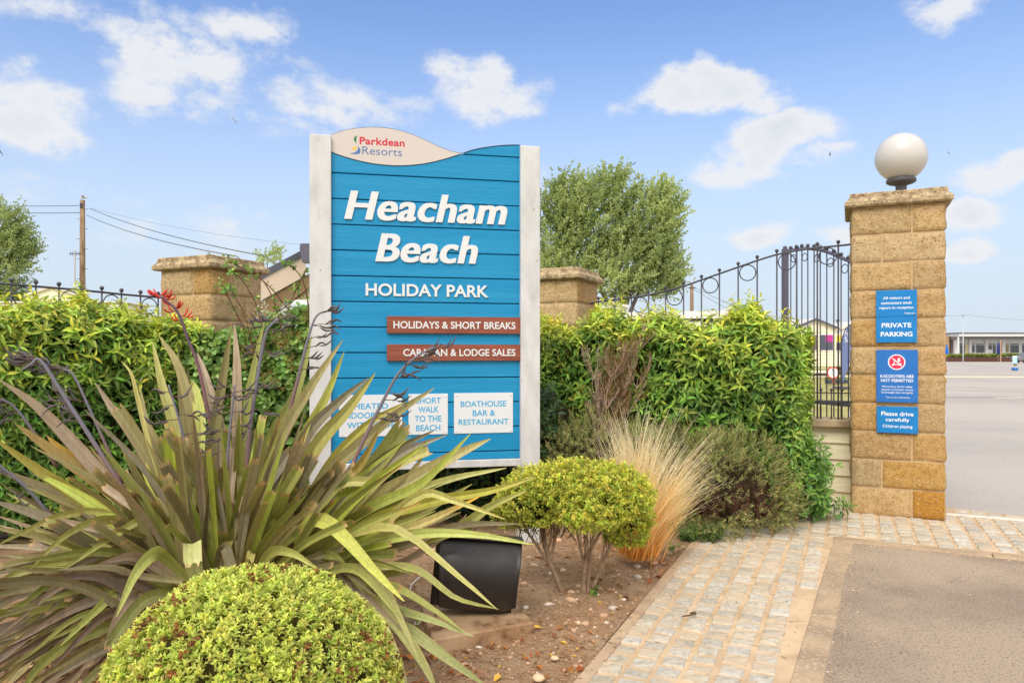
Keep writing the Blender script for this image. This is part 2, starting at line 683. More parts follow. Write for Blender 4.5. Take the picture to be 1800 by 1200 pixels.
M_near = mat("worn tarmac", S(200, 176, 151), .9, .25, col2=S(170, 149, 129), nscale=1.2, nlo=.42, nhi=.62, col3=S(214, 194, 168), n3=105, lo3=.56, hi3=.66, col4=S(122, 110, 102), n4=84, lo4=.56, hi4=.68, bump=1., bscale=110, bdist=.012, bump2=.5, bscale2=320)
M_park = mat("pale car park tarmac", S(188, 178, 168), .9, .25, col2=S(170, 161, 153), nscale=.22, nlo=.38, nhi=.62, col3=S(206, 197, 188), n3=70, lo3=.56, hi3=.66, col4=S(160, 152, 148), n4=60, lo4=.58, hi4=.7, bump=.7, bscale=90, bdist=.01)
M_turf = mat("dry turf", S(178, 168, 110), .95, .1, col2=S(150, 150, 84), nscale=.7, col3=S(206, 186, 140), n3=5, lo3=.5, hi3=.7, bump=.6, bscale=30, bdist=.05)
M_far = mat("far ground", S(150, 142, 104), .95, .1, col2=S(124, 126, 84), nscale=.05)
M_yel = mat("worn yellow line paint", S(232, 214, 180), .85, .2, col2=S(212, 196, 170), nscale=2.2, nlo=.45, nhi=.7)
M_stone = mat("split faced stone", None, .92, .15, col2=(.78, .69, .57), nscale=26, nlo=.44, nhi=.68, col3=S(240, 218, 184), n3=85, lo3=.57, hi3=.67, col4=S(172, 130, 82), n4=60, lo4=.58, hi4=.7, tint=True, bump=1., bscale=60, bdist=.03, bump2=.6, bscale2=190)
M_mortar = mat("mortar", S(196, 168, 130), .95, .1, bump=.4, bscale=200, bdist=.004)
M_cap = mat("weathered coping stone", S(206, 182, 144), .95, .1, col2=S(150, 126, 100), nscale=17, nlo=.42, nhi=.62, col3=S(112, 92, 76), n3=70, lo3=.56, hi3=.68, col4=S(214, 194, 158), n4=26, lo4=.58, hi4=.7, bump=.9, bscale=60, bdist=.015, bump2=.4, bscale2=260)
M_coping = mat("wall coping", S(196, 174, 142), .95, .1, col2=S(150, 130, 104), nscale=7, col3=S(96, 78, 60), n3=24, lo3=.6, hi3=.75, bump=.5, bscale=110, bdist=.006)
M_board = mat("cream weatherboard", S(242, 233, 198), .6, .3, col2=S(228, 216, 178), nscale=4, stretch=(1, 1, 6), bump=.25, bscale=30, bdist=.004)
M_iron = mat("dark painted iron", S(66, 62, 70), .45, .5, col2=S(82, 78, 86), nscale=30)
M_stile = mat("grey painted steel", S(92, 88, 104), .45, .5)
M_white = mat("weathered white post", S(212, 211, 211), .6, .3, col2=S(190, 189, 188), nscale=5, stretch=(3, 3, 1), nlo=.4, nhi=.75, col3=S(70, 62, 52), n3=75, lo3=.69, hi3=.73, col4=S(176, 140, 60), n4=24, lo4=.725, hi4=.74, bump=.15, bscale=60, bdist=.004)
M_blue = mat("blue painted boards", S(14, 136, 188), .48, .35, col2=S(36, 148, 196), nscale=2.2, nlo=.4, nhi=.7, bump=.55, bscale=22, bdist=.004, stretch=(.35, 1, 9))
M_dark = mat("shadow gap backing", S(20, 52, 80), .8, .2)
M_logo = mat("cream logo board", S(208, 197, 191), .5, .3)
M_letter = mat("raised white letters", S(222, 222, 223), .5, .35)
M_letside = M_letter
M_brown = mat("brown stained board", S(150, 84, 64), .6, .3, col2=S(128, 68, 52), nscale=7, stretch=(.6, 1, 9), bump=.4, bscale=24, bdist=.003)
M_plaque = mat("white plaque", S(222, 223, 226), .4, .4)
M_cyan = mat("blue lettering", S(40, 164, 212), .5, .3)
M_red = mat("red lettering", S(204, 56, 72), .5, .3)
M_navy = mat("slate blue lettering", S(84, 116, 166), .5, .3)
M_green = mat("green emblem", S(60, 132, 72), .5, .3)
M_gold = mat("yellow emblem", S(232, 186, 70), .5, .3)
M_sblue = mat("bright blue sign panel", S(8, 122, 196), .4, .4, col2=S(24, 132, 200), nscale=3)
M_sblue2 = mat("mid blue sign panel", S(32, 108, 190), .4, .4, col2=S(44, 116, 194), nscale=3)
M_signtxt = mat("white sign print", S(236, 238, 242), .5, .3)
M_pink = mat("red prohibition disc", S(226, 52, 88), .5, .3)
M_opal = mat("opal globe", S(204, 199, 195), .28, .5)
M_lampgrey = mat("grey lamp holder", S(88, 84, 88), .5, .4, bump=.1, bscale=80)
M_black = mat("black moulded plastic", S(44, 40, 40), .42, .45, col2=S(64, 58, 54), nscale=7, nlo=.45, nhi=.75, bump=.1, bscale=90, bdist=.003)
M_rust = mat("rusty bracket", S(92, 62, 46), .85, .2, col2=S(60, 46, 40), nscale=20)
M_slab = mat("stained concrete slab", S(196, 164, 130), .95, .1, col2=S(150, 116, 86), nscale=4, nlo=.4, nhi=.65, col3=S(108, 78, 58), n3=9, lo3=.55, hi3=.7, bump=.5, bscale=90, bdist=.006)
M_leaf = mat("glossy laurel leaves", None, .42, .4, tint=True, transl=.28)
M_small = mat("small bush leaves", None, .5, .35, tint=True, transl=.36)
M_strap = mat("strap leaves", None, .5, .35, col2=(.82, .80, .76), nscale=60, stretch=(1, 1, .08), tint=True, transl=.15, bump=.1, bscale=160, bdist=.002)
M_straw = mat("feathery straw", None, .7, .2, tint=True, transl=.3)
M_twig = mat("brown twigs", S(96, 78, 58), .9, .1, col2=S(70, 56, 42), nscale=12)
M_bark = mat("grey bark", S(164, 138, 112), .9, .1, col2=S(120, 100, 80), nscale=26, bump=.7, bscale=60, bdist=.01)
M_stalk = mat("flower stalk", None, .6, .3, tint=True)
M_tree = mat("poplar leaves", None, .5, .3, tint=True, transl=.38)
M_trunk = mat("poplar bark", S(120, 108, 90), .95, .1, bump=.6, bscale=6, bdist=.08)
M_pole = mat("telegraph pole timber", S(158, 134, 110), .9, .1, col2=S(118, 92, 72), nscale=3, stretch=(4, 4, .5))
M_wire = mat("overhead cable", S(110, 110, 116), .7, .2)
M_crwall = mat("cream cladding", S(236, 230, 206), .6, .3)
M_crroof = mat("pale caravan roof", S(216, 210, 202), .7, .2)
M_fascia = mat("dark grey fascia", S(96, 98, 108), .6, .3)
M_soffit = mat("pale pink fascia board", S(224, 204, 184), .7, .2)
M_tan = mat("tan timber soffit", S(176, 146, 112), .7, .2)
M_glass = mat("dark window glass", S(74, 80, 92), .12, .6)
M_yellow = mat("yellow poster", S(244, 214, 60), .6, .3)
M_magenta = mat("magenta poster", S(192, 62, 146), .6, .3)
M_frame = mat("white window frame", S(238, 238, 238), .5, .3)
M_gable = mat("pale green cladding", S(178, 206, 174), .6, .3)
M_gtrim = mat("green bargeboard", S(126, 160, 126), .6, .3)
M_render = mat("white render", S(232, 234, 238), .7, .2)
M_brick = mat("buff brick", S(192, 156, 116), .9, .1)
M_timber = mat("dark sleeper timber", S(92, 66, 58), .9, .1)
M_banner = mat("slate blue banner cloth", S(112, 124, 166), .7, .2)
M_tyre = mat("tyre rubber", S(40, 40, 42), .85, .2)
M_car = mat("grey car paint", S(120, 116, 118), .3, .5)
M_gull = mat("grey bird plumage", S(96, 96, 100), .8, .1)

# ================================================================== ground
UX = np.array([.91, -.4146])                 # along the front wall
VX = np.array([.4146, .91])                  # into the park


def P2(o, a, b):
    return np.array(o[:2]) + UX * a + VX * b


structure(MB().sheet([(-3000, -200), (3000, -200), (3000, 5000), (-3000, 5000)], -.09).build("ground", M_far))
structure(MB().sheet([(3.4, 6.0), (8.0, 3.5), (60, 3.5), (400, 60), (400, 190), (50, 190), (50, 110), (29, 64), (10.3, 22), (4.5, 9.5), (3.3, 7.2)], -.02).build("car_park", M_park))
structure(MB().sheet([(-60, 7.6), (.4, 7.6), (3.08, 6.6), (3.5, 7.2), (4.7, 9.5), (10.5, 22), (29.3, 64), (50.3, 110), (50.3, 190), (-120, 190)], -.035).build("turf", M_turf))
# drive inside the gate
structure(MB().sheet([(6.0, 12.8), (7.1, 15.6), (8.9, 19.4), (9.3, 19.9), (8.4, 17.6), (6.6, 13.8)], -.03).build("drive", mat("pink grey drive", S(206, 194, 188), .9, .2, bump=.4, bscale=100)))

E0 = np.array([.247, 2.914])                 # bed edging, a point near the camera
EV = np.array([.416, .9094])
K0 = np.array([1.094, 2.914])                # flush kerb, left edge
KV = np.array([.4565, .8897])
# sand bed of the setts, wide as the path and on to the right before the pillar
sand_poly = [E0 - EV * 2.6, E0 + EV * 2.48, (1.62, 5.62), (2.2, 6.62), (3.7, 6.2), (4.4, 5.60), (9.0, 3.55), (9.0, 1.75), (2.27, 5.22), K0 - KV * 2.6]
def inside(p, poly):
    x, y = p[:2]
    c = False
    n = len(poly)
    for i in range(n):
        x0, y0 = poly[i][:2]
        x1, y1 = poly[(i + 1) % n][:2]
        if (y0 > y) != (y1 > y) and x < (x1 - x0) * (y - y0) / (y1 - y0) + x0:
            c = not c
    return c


def inside_many(x, y, poly):
    c = np.zeros(x.shape, bool)
    n = len(poly)
    for i in range(n):
        x0, y0 = poly[i][:2]
        x1, y1 = poly[(i + 1) % n][:2]
        if y0 == y1:
            continue
        c ^= ((y0 > y) != (y1 > y)) & (x < (x1 - x0) * (y - y0) / (y1 - y0) + x0)
    return c


def build_sand():
    gx, gy = np.meshgrid(np.arange(-.9, 5.4, .028), np.arange(1.4, 6.75, .028), indexing='ij')
    p = np.stack([gx, gy, 0 * gx], -1)
    z = -.0005 + .0032 * vnoise(p, 6, 21) + .002 * vnoise(p, 21, 22) + .0012 * vnoise(p, 60, 23)
    n1 = gx.shape[1]
    i, j = np.meshgrid(np.arange(gx.shape[0] - 1), np.arange(n1 - 1), indexing='ij')
    kn = np.array([KV[1], -KV[0]])
    poly = [np.array(q) for q in sand_poly]
    poly[0], poly[1] = poly[0] + np.array([-.03, .012]), poly[1] + np.array([-.03, .012])
    poly[-1], poly[-2], poly[-3] = poly[-1] + kn * .06, poly[-2] + np.array([.10, -.10]), poly[-3] + np.array([0, -.07])
    ok = inside_many(gx + .014, gy + .014, poly)[:-1, :-1]
    i, j = i[ok], j[ok]
    q = np.stack([i * n1 + j, (i + 1) * n1 + j, (i + 1) * n1 + j + 1, i * n1 + j + 1], -1)
    structure(MB().add(np.stack([gx, gy, z], -1).reshape(-1, 3), q).build("sand_bed", M_sand, smooth=True))
    structure(MB().sheet(sand_poly, -.012).build("sand_bed", M_sand))


build_sand()


def build_setts():
    mb = MB()
    r = np.random.default_rng(3)
    g = 5
    gx, gy = np.meshgrid(np.linspace(-1, 1, g), np.linspace(-1, 1, g), indexing='ij')
    edge = np.maximum(abs(gx), abs(gy))
    fq = np.array([(i * g + j, (i + 1) * g + j, (i + 1) * g + j + 1, i * g + j + 1) for i in range(g - 1) for j in range(g - 1)])
    o = E0 - EV * 3.2
    a = -.2
    while a < 9.:
        w = r.uniform(.108, .125)
        b = -1. - r.uniform(0, .1) - a * .0
        while b < 8.:
            l = r.uniform(.092, .124)
            c = P2(o, a + w / 2, b + l / 2 + a * .02)
            hw, hl = UX * (w / 2 - .012), VX * (l / 2 - .012)
            if all(inside(c + p_ * hw + q_ * hl, sand_poly) for p_ in (-1, 1) for q_ in (-1, 1)):
                rr = r.uniform(.9, 1.0)
                # rounded rectangle footprint
                k = 1 - .16 * np.clip(abs(gx * gy) - .5, 0, 1)
                gx_ = np.sign(gx) * np.where(abs(gx) > .9, 1, np.where(abs(gx) > .2, .86, 0)); gy_ = np.sign(gy) * np.where(abs(gy) > .9, 1, np.where(abs(gy) > .2, .82, 0))
                lx = gx_ * (w / 2 - r.uniform(.003, .008)) * rr * k
                ly = gy_ * (l / 2 - r.uniform(.004, .008)) * r.uniform(.9, 1.) * k
                th = r.normal(0, .05)
                dx = lx * math.cos(th) - ly * math.sin(th)
                dy = lx * math.sin(th) + ly * math.cos(th)
                z = np.where(edge > .9, -.010, np.where(edge > .45, .0062, .0085)) + r.normal(0, .0011, gx.shape) + r.normal(0, .0016) + gx * r.normal(0, .0015)
                p = c[None, None] + dx[..., None] * UX + dy[..., None] * VX
                p = p + r.normal(0, .0016, p.shape)
                base = r.uniform(.50, .68)
                warm = r.uniform(0, 1)
                col = np.array([base, base * (.93 - .06 * warm), base * (.82 - .16 * warm)])
                mb.add(np.concatenate([p, z[..., None]], -1).reshape(-1, 3), fq, col)
            b += l
        a += w
    return structure(mb.build("cobbled_path", M_cobble, smooth=False))


build_setts()


def strip(p0, d, length, w, z, m, name, nseg, side=1):
    """a line of flush stones: from p0 along d, width to the right"""
    mb = MB()
    n = np.array([d[1], -d[0]]) * side
    r = np.random.default_rng(5)
    l = length / nseg
    for i in range(nseg):
        c = p0 + d * (l * (i + .5)) + n * w / 2
        M = Matrix.Translation((c[0], c[1], z - .05)) @ Matrix.Rotation(math.atan2(d[1], d[0]) + r.normal(0, .002), 4, 'Z')
        mb.box((0, 0, 0), (l - .006, w, .1 + r.normal(0, .001)), .006, M=M)
    return structure(mb.build(name, m))


strip(E0 - EV * 2.6, EV, 5.08, .052, .016, M_edge, "bed_edging", 6, 1)
strip(K0 - KV * 2.6, KV, 5.17, .118, .006, M_kerb, "kerb", 6, 1)
strip(np.array([2.27, 5.22]), np.array([.8935, -.449]), 7.5, .12, .010, M_kerb, "kerb", 8, 1)
strip(np.array([3.46, 6.0]), np.array([.9, -.436]), 6., .06, .012, mat("pale kerb edge", S(222, 212, 200), .9, .2), "kerb", 6, 1)
near_poly = [K0 - KV * 2.6 + np.array([.1, -.06]), (2.32, 5.1), (9, 1.7), (9, -3), (0, -3)]
structure(MB().sheet(near_poly, .0).build("road", M_near))

# car park lines
ln = MB()
ln.sheet([(10, 40.6), (60, 36.5), (60, 38.9), (10, 43.2)], -.014)
structure(ln.build("road_line", M_yel))
ln = MB()
for k, x in enumerate((13.95, 16.6, 19.2, 21.9, 24.6)):
    ln.sheet([(x, 21.35 - k * .12), (x + 1.1, 21.6 - k * .12), (x + 1.15, 21.95 - k * .12), (x + .05, 21.6 - k * .12)], -.014)
structure(ln.build("road_line", M_yel))
# tarmac joint beside the broken line
structure(MB().sheet([(11, 21.95), (40, 20.4), (40, 20.75), (11, 22.3)], -.016).build("tarmac_joint", mat("tarmac joint", S(158, 148, 144), .9, .2)))


# ------------------------------------------------------------------ planting bed
bed_poly = [E0 - EV * 2.6, E0 + EV * 2.5, (1.60, 5.62), (2.22, 6.62), (.4, 7.4), (-6.5, 7.4), (-6.5, .2)]


def soil_h(x, y):
    p = np.stack([x, y, 0 * x], -1)
    h = .028 + .022 * vnoise(p, 2.2, 1) + .012 * vnoise(p, 7, 2) + .007 * vnoise(p, 19, 3) + .004 * vnoise(p, 47, 4)
    # slopes down to the edging
    d = (x - E0[0]) * -EV[1] + (y - E0[1]) * EV[0]
    return np.where(d < .25, h * np.clip(.35 + d * 2.6, .25, 1), h)


def build_soil():
    mb = MB()
    nx, ny = 230, 220
    # columns run from the edging line outwards so that the sheet ends at it
    t = np.linspace(-2.6, 4.0, ny)
    s = np.linspace(0, 1, nx) ** 1.7 * 6.8
    T, Sg = np.meshgrid(t, s, indexing='ij')
    x = E0[0] + EV[0] * T - EV[1] * Sg
    y = E0[1] + EV[1] * T + EV[0] * Sg * .55 + .0
    x = np.where(T > 2.5, x + (T - 2.5) * .25, x)
    z = soil_h(x, y)
    i, j = np.meshgrid(np.arange(ny - 1), np.arange(nx - 1), indexing='ij')
    q = np.stack([i * nx + j, i * nx + j + 1, (i + 1) * nx + j + 1, (i + 1) * nx + j], -1).reshape(-1, 4)[:, ::-1]
    mb.add(np.stack([x, y, z], -1).reshape(-1, 3), q.copy())
    return structure(mb.build("soil_bed", M_soil, smooth=True))


build_soil()


def blob_rock(mb, c, r, seed, col):
    rr = np.random.default_rng(seed)
    b = MB().sphere((0, 0, 0), 1, 9, 6)
    v = b.v[0]
    v = v * (1 + .22 * vnoise(v, 2.2, seed)[:, None]) * np.array([1, rr.uniform(.6, .9), rr.uniform(.4, .65)]) * r
    a = rr.uniform(0, 6.28)
    Mz = np.array([[math.cos(a), -math.sin(a), 0], [math.sin(a), math.cos(a), 0], [0, 0, 1]])
    mb.add(v @ Mz.T + np.array(c), [f for f, _ in b.f], col)


def scatter_ground():
    peb, lit, chaff = MB(), MB(), MB()
    r = np.random.default_rng(11)
    pc = [S(226, 192, 158), S(204, 164, 132), S(222, 206, 190), S(186, 150, 120), S(220, 186, 150), S(196, 160, 130)]
    n = 0
    while n < 3600:
        t, s = r.uniform(-2.0, 2.7), r.uniform(.01, 1) ** 1.3 * 2.4
        x = E0[0] + EV[0] * t - EV[1] * s
        y = E0[1] + EV[1] * t + EV[0] * s
        if not inside((x, y), bed_poly):
            continue
        n += 1
        rad = min(.026, .0035 + r.pareto(3.4) * .006)
        blob_rock(peb, (x, y, soil_h(np.array([x]), np.array([y]))[0] + rad * .12), rad, n, pc[r.integers(6)] * r.uniform(.75, 1.1))
    # the larger stones seen beside the topiary and the slab
    for k, (px, py, w) in enumerate([(939, 994, 15), (1003, 1058, 26), (967, 1010, 13), (996, 1097, 14), (1015, 1096, 14), (1028, 1098, 17), (975, 1158, 17), (921, 1026, 13), (965, 1066, 22),
                                     (998, 1057, 20), (1054, 1036, 9), (815, 1170, 18), (946, 1192, 26), (1150, 990, 16)]):
        g = ground(px, py, .03)
        blob_rock(peb, (g[0], g[1], .035), w * g[1] / FPX * .5, 900 + k, pc[k % 6])
    tag(peb.build("pebbles", mat("pebbles", None, .9, .2, tint=True, bump=.4, bscale=120, bdist=.004), smooth=True), kind="stuff")
    lc = [S(190, 108, 62), S(206, 140, 80), S(160, 100, 68), S(226, 184, 84), S(150, 112, 84), S(206, 152, 104), S(176, 124, 84)]
    P, D, Nn, L, W, C = [], [], [], [], [], []
    spots = [(790, 1130, 90, 40, 60), (860, 1150, 160, 45, 60), (1000, 1100, 160, 60, 50), (1250, 935, 60, 14, 90), (1330, 920, 60, 14, 90), (700, 1150, 60, 40, 50), (1000, 950, 250, 50, 60), (1100, 1020, 120, 60, 50), (60, 1150, 120, 50, 80), (760, 900, 120, 30, 60), (1180, 980, 60, 30, 40)]
    for (px, py, sx, sy, k) in spots:
        for _ in range(int(k * .62)):
            g = ground(px + r.normal(0, sx * .6), py + abs(r.normal(0, sy * .7)), .03)
            if not inside(g, bed_poly):
                continue
            P.append((g[0], g[1], soil_h(np.array([g[0]]), np.array([g[1]]))[0] + .006))
            a = r.uniform(0, 6.28)
            D.append((math.cos(a), math.sin(a), r.normal(0, .25)))
            Nn.append((r.normal(0, .4), r.normal(0, .4), 1))
            L.append(r.uniform(.014, .046))
            C.append(lc[r.integers(7)] * r.uniform(.7, 1.1))
    P, D, Nn, L, C = map(np.array, (P, D, Nn, L, C))
    put_leaves(lit, tmpl_laurel(.7, -.25), P, D, Nn, L, L * .3, C)
    tag(lit.build("fallen_leaves", mat("dead leaves", None, .8, .2, tint=True, transl=.15)), kind="stuff")
    # dry straw bits and grit on the soil
    n = 8500
    t, s = r.uniform(-1.6, 2.6, n), r.uniform(0, 1, n) ** 1.2 * 1.6
    x, y = E0[0] + EV[0] * t - EV[1] * s, E0[1] + EV[1] * t + EV[0] * s
    a = r.uniform(0, 6.28, n)
    P = np.stack([x, y, soil_h(x, y) + .004], 1)
    D = np.stack([np.cos(a), np.sin(a), r.normal(0, .12, n)], 1)
    put_leaves(chaff, tmpl_small(.1, .0), P, D, np.tile([0, 0, 1.], (n, 1)), r.uniform(.01, .05, n), r.uniform(.0008, .0030, n), np.array([S(206, 168, 122)]) * r.uniform(.45, 1.05, (n, 1)))
    tag(chaff.build("straw_litter", mat("straw litter", None, .9, .1, tint=True)), kind="stuff")
    # small weeds in the bed
    wd = MB()
    for (px, py) in [(880, 912), (820, 930), (770, 912), (1046, 1046), (1188, 968), (950, 915), (800, 918), (722, 1120), (90, 1010)]:
        g = ground(px, py, .03)
        k = 5
        P = np.tile(g, (k, 1)) + r.normal(0, .02, (k, 3)) * np.array([1, 1, 0])
        A = norm(np.stack([r.normal(0, .5, k), r.normal(0, .5, k), np.ones(k)], 1))
        shoots(wd, tmpl_laurel(), P, A, 6, .05, .035, .008, 80, 30, S(92, 132, 52), S(140, 176, 70))
    tag(wd.build("weeds", M_small), kind="stuff")
    # grit and sand washed along the kerbs and over the edge of the tarmac
    gm = MB()
    oc = np.array([(1, 0, 0), (-1, 0, 0), (0, 1, 0), (0, -1, 0), (0, 0, 1), (0, 0, -1)], float)
    of = np.array([(0, 2, 4), (2, 1, 4), (1, 3, 4), (3, 0, 4), (2, 0, 5), (1, 2, 5), (3, 1, 5), (0, 3, 5)])
    n = 5200
    t = r.uniform(-.9, 2.55, n)
    kn = np.array([KV[1], -KV[0]])
    off = np.where(r.uniform(0, 1, n) < .5, .118 + np.abs(r.normal(0, .05, n)), r.uniform(-.95, .118, n))
    wide = r.uniform(0, 1, n) < .25
    off = np.where(wide, r.uniform(.12, 2.2, n), off)
    P = K0[None] + KV[None] * t[:, None] + kn[None] * off[:, None]
    right = r.uniform(0, 1, n) < .22
    d2 = np.array([.8935, -.449])
    P = np.where(right[:, None], np.array([2.27, 5.22])[None] + d2[None] * r.uniform(0, 2.6, n)[:, None] + np.array([-.449, -.8935])[None] * (.11 + np.abs(r.normal(0, .05, n)))[:, None], P)
    sz = .0012 + r.pareto(3., n) * .0012
    sz = np.minimum(sz, .006)
    V = P[:, None, :] + (oc[None, :, :2] * r.uniform(.7, 1.3, (n, 6, 1))) * sz[:, None, None]
    Z = np.where(off < .0, .006, .003)[:, None] + oc[None, :, 2] * sz[:, None] * .7 + .0005
    pal = np.array([S(222, 192, 152), S(206, 178, 146), S(236, 222, 206), S(170, 146, 122), S(120, 104, 92)])
    gm.add(np.concatenate([V, Z[..., None]], -1).reshape(-1, 3), (of[None] + (np.arange(n) * 6)[:, None, None]).reshape(-1, 3), np.repeat(pal[r.integers(0, 5, n)], 6, axis=0))
    tag(gm.build("grit", mat("loose grit", None, .95, .1, tint=True)), kind="stuff")
    # bits lying on the setts: a twig and crumbs
    tw = MB()
    g = ground(1212, 1086, .01)
    tw.tube([g + np.array([-.035, 0, .01]), g + np.array([0, .006, .012]), g + np.array([.03, .02, .014])], [.003, .004, .002], 6)
    blob_rock(tw, g + np.array([.03, .03, .014]), .012, 5, (1, 1, 1))
    blob_rock(tw, g + np.array([.018, .035, .012]), .009, 6, (1, 1, 1))
    tag(tw.build("dry_twig", M_twig, loc=tuple(g)), "small brown dry twig lying on the sandy cobbles", "twig")


scatter_ground()

# ================================================================== stone pillars
ANG = R(-24.5)
BLK = .225


def block_face(mb, x0, x1, z0, z1, half, rot, tint, r, seed):
    """one split-faced block on the face at y=-half, turned by rot about the pillar axis (local coordinates about the axis)"""
    nx = max(5, int((x1 - x0) / .022))
    nz = 11
    xs = np.concatenate([[x0], np.linspace(x0 + .007, x1 - .007, nx - 2), [x1]])
    zs = np.concatenate([[z0], np.linspace(z0 + .007, z1 - .007, nz - 2), [z1]])
    X, Z = np.meshgrid(xs, zs, indexing='ij')
    p = np.stack([X, 0 * X, Z], -1).reshape(-1, 3) + seed * 3.1
    d = .010 + .007 * vnoise(p, 9, seed) + .007 * vnoise(p, 26, seed + 1) + .006 * vnoise(p, 62, seed + 2)
    d = d.reshape(X.shape)
    bul = np.minimum(np.minimum(X - x0, x1 - X), np.minimum(Z - z0, z1 - Z))
    d = d * np.clip(.25 + bul / .03, 0, 1)
    d[0, :] = d[-1, :] = -.006
    d[:, 0] = d[:, -1] = -.006
    Y = -half - d
    c, s = math.cos(rot), math.sin(rot)
    v = np.stack([X * c - Y * s, X * s + Y * c, Z], -1).reshape(-1, 3)
    n0, n1 = X.shape
    i, j = np.meshgrid(np.arange(n0 - 1), np.arange(n1 - 1), indexing='ij')
    q = np.stack([i * n1 + j, (i + 1) * n1 + j, (i + 1) * n1 + j + 1, i * n1 + j + 1], -1).reshape(-1, 4)
    mb.add(v, q, tint)


STONE = [S(240, 202, 146), S(232, 192, 138), S(242, 210, 162), S(234, 188, 122), S(238, 204, 152), S(232, 196, 146)]


def pillar(label, frame, courses, w, z0, ztop, seed, special=None):
    root = thing("stone_pillar", label, "pillar", (*frame.world(w / 2, w / 2, 0)[:2], 0), frame.ang)
    r = np.random.default_rng(seed)
    h = w / 2
    core = MB()
    core.box((0, 0, (z0 - .1 + ztop) / 2), (w - .013, w - .013, ztop - z0 + .1))
    core.build("mortar_core", M_mortar, root, local=True)
    blocks = MB()
    zc = ztop
    k = 0
    J = .008
    for i in range(courses):
        zb = zc - BLK
        ls = (i % 2 == 0)
        for fi, rot in enumerate((0, R(90), R(180), R(-90))):
            sp = w * (.655 if (ls if fi % 2 == 0 else not ls) else .335)
            for (a, b) in ((-h, -h + sp), (-h + sp, h)):
                k += 1
                t = STONE[r.integers(6)] * r.uniform(.9, 1.08)
                if special and fi == 0 and (i, a > -h + .01) in special:
                    t = special[(i, a > -h + .01)]
                a2 = a + (J / 2 if a > -h + .01 else .003)
                b2 = b - (J / 2 if b < h - .01 else .003)
                block_face(blocks, a2, b2, zb + J / 2, zc - J / 2, h - .004, rot, t, r, seed * 100 + k)
        zc = zb
    blocks.build("stonework", M_stone, root, smooth=True, local=True)
    cap = MB()
    lo = MB()
    # lower slab with a sloped top, upper slab, weathered
    o = w / 2 + .052
    u = w / 2 + .006
    prof = [(o - .012, ztop + .002), (o, ztop + .014), (o, ztop + .042), (o - .006, ztop + .048), (u + .022, ztop + .066), (u + .012, ztop + .078), (u + .010, ztop + .108), (u, ztop + .116)]
    n = 9
    rows = []
    for (rr, z) in prof:
        row = []
        for side in range(4):
            c, s = math.cos(side * math.pi / 2), math.sin(side * math.pi / 2)
            for t in np.linspace(-1, 1, n)[:-1]:
                x, y = t * rr, -rr
                row.append((x * c - y * s, x * s + y * c, z))
        rows.append(row)
    v = np.array(rows)
    k0 = v.shape[1]
    pp = v.reshape(-1, 3)
    v = pp + (.0022 * np.stack([vnoise(pp, 30, 1), vnoise(pp, 30, 2), vnoise(pp, 22, 3)], 1))
    i, j = np.meshgrid(np.arange(len(prof) - 1), np.arange(k0), indexing='ij')
    q = np.stack([i * k0 + j, i * k0 + (j + 1) % k0, (i + 1) * k0 + (j + 1) % k0, (i + 1) * k0 + j], -1).reshape(-1, 4)
    cap.add(v, [q, np.array([list(range(k0))[::-1]]), np.array([[(len(prof) - 1) * k0 + x for x in range(k0)]])])
    cap.build("coping", M_cap, root, local=True)
    return root


FP = Frame((2.755, 6.0), ANG)
PW = .66
PTOP = EYE + (HY - 366.5) / FPX * 6.0
OR = S(206, 146, 60)
pillar("tall buff stone gate pillar carrying a white globe lamp", FP, 11, PW, -.02, PTOP, 3,
       {(10, True): S(226, 164, 72), (9, True): S(234, 186, 108), (9, False): S(224, 196, 150)})
FM = Frame(np.array([.615, 6.985]) - np.array([math.cos(ANG), math.sin(ANG)]) * .62, ANG)
MTOP = EYE + (HY - 490) / FPX * 6.98
pillar("short buff stone pillar half hidden behind right white post of blue sign", FM, 8, .62, 0, MTOP, 5)
FL = Frame(np.array([-2.575, 6.32]) - np.array([math.cos(ANG), math.sin(ANG)]) * .60, ANG)
LTOP = EYE + (HY - 471) / FPX * 6.32
pillar("short buff stone pillar above the left hedge with bramble stems hanging over it", FL, 9, .60, 0, LTOP, 6)

# globe lamp
gl = FP.world(PW / 2 + .045, PW / 2, 0)
gz = PTOP + .116
lamp = thing("globe_lamp", "white opal globe lamp on grey neck on top of the tall stone pillar", "lamp", (gl[0], gl[1], gz))
GR = .199
gcz = EYE + (HY - 277) / FPX * gl[1]
ls_ = gcz - GR - gz
MB().lathe([(.052, 0), (.052, .012), (.046, .018), (.046, .03), (.05, .036), (.05, .052), (.042, .058), (.042, ls_ * .5 + .03), (.06, ls_ * .5 + .04), (.095, ls_ * .5 + .05), (.112, ls_ * .5 + .06), (.115, ls_ + .006), (.112, ls_ + .016)], (0, 0, 0), 32).build("lamp_holder", M_lampgrey, lamp, local=True, smooth=False)
gb = MB().sphere((0, 0, gcz - gz), GR, 48, 32)
gb.build("globe", M_opal, lamp, local=True, smooth=True)


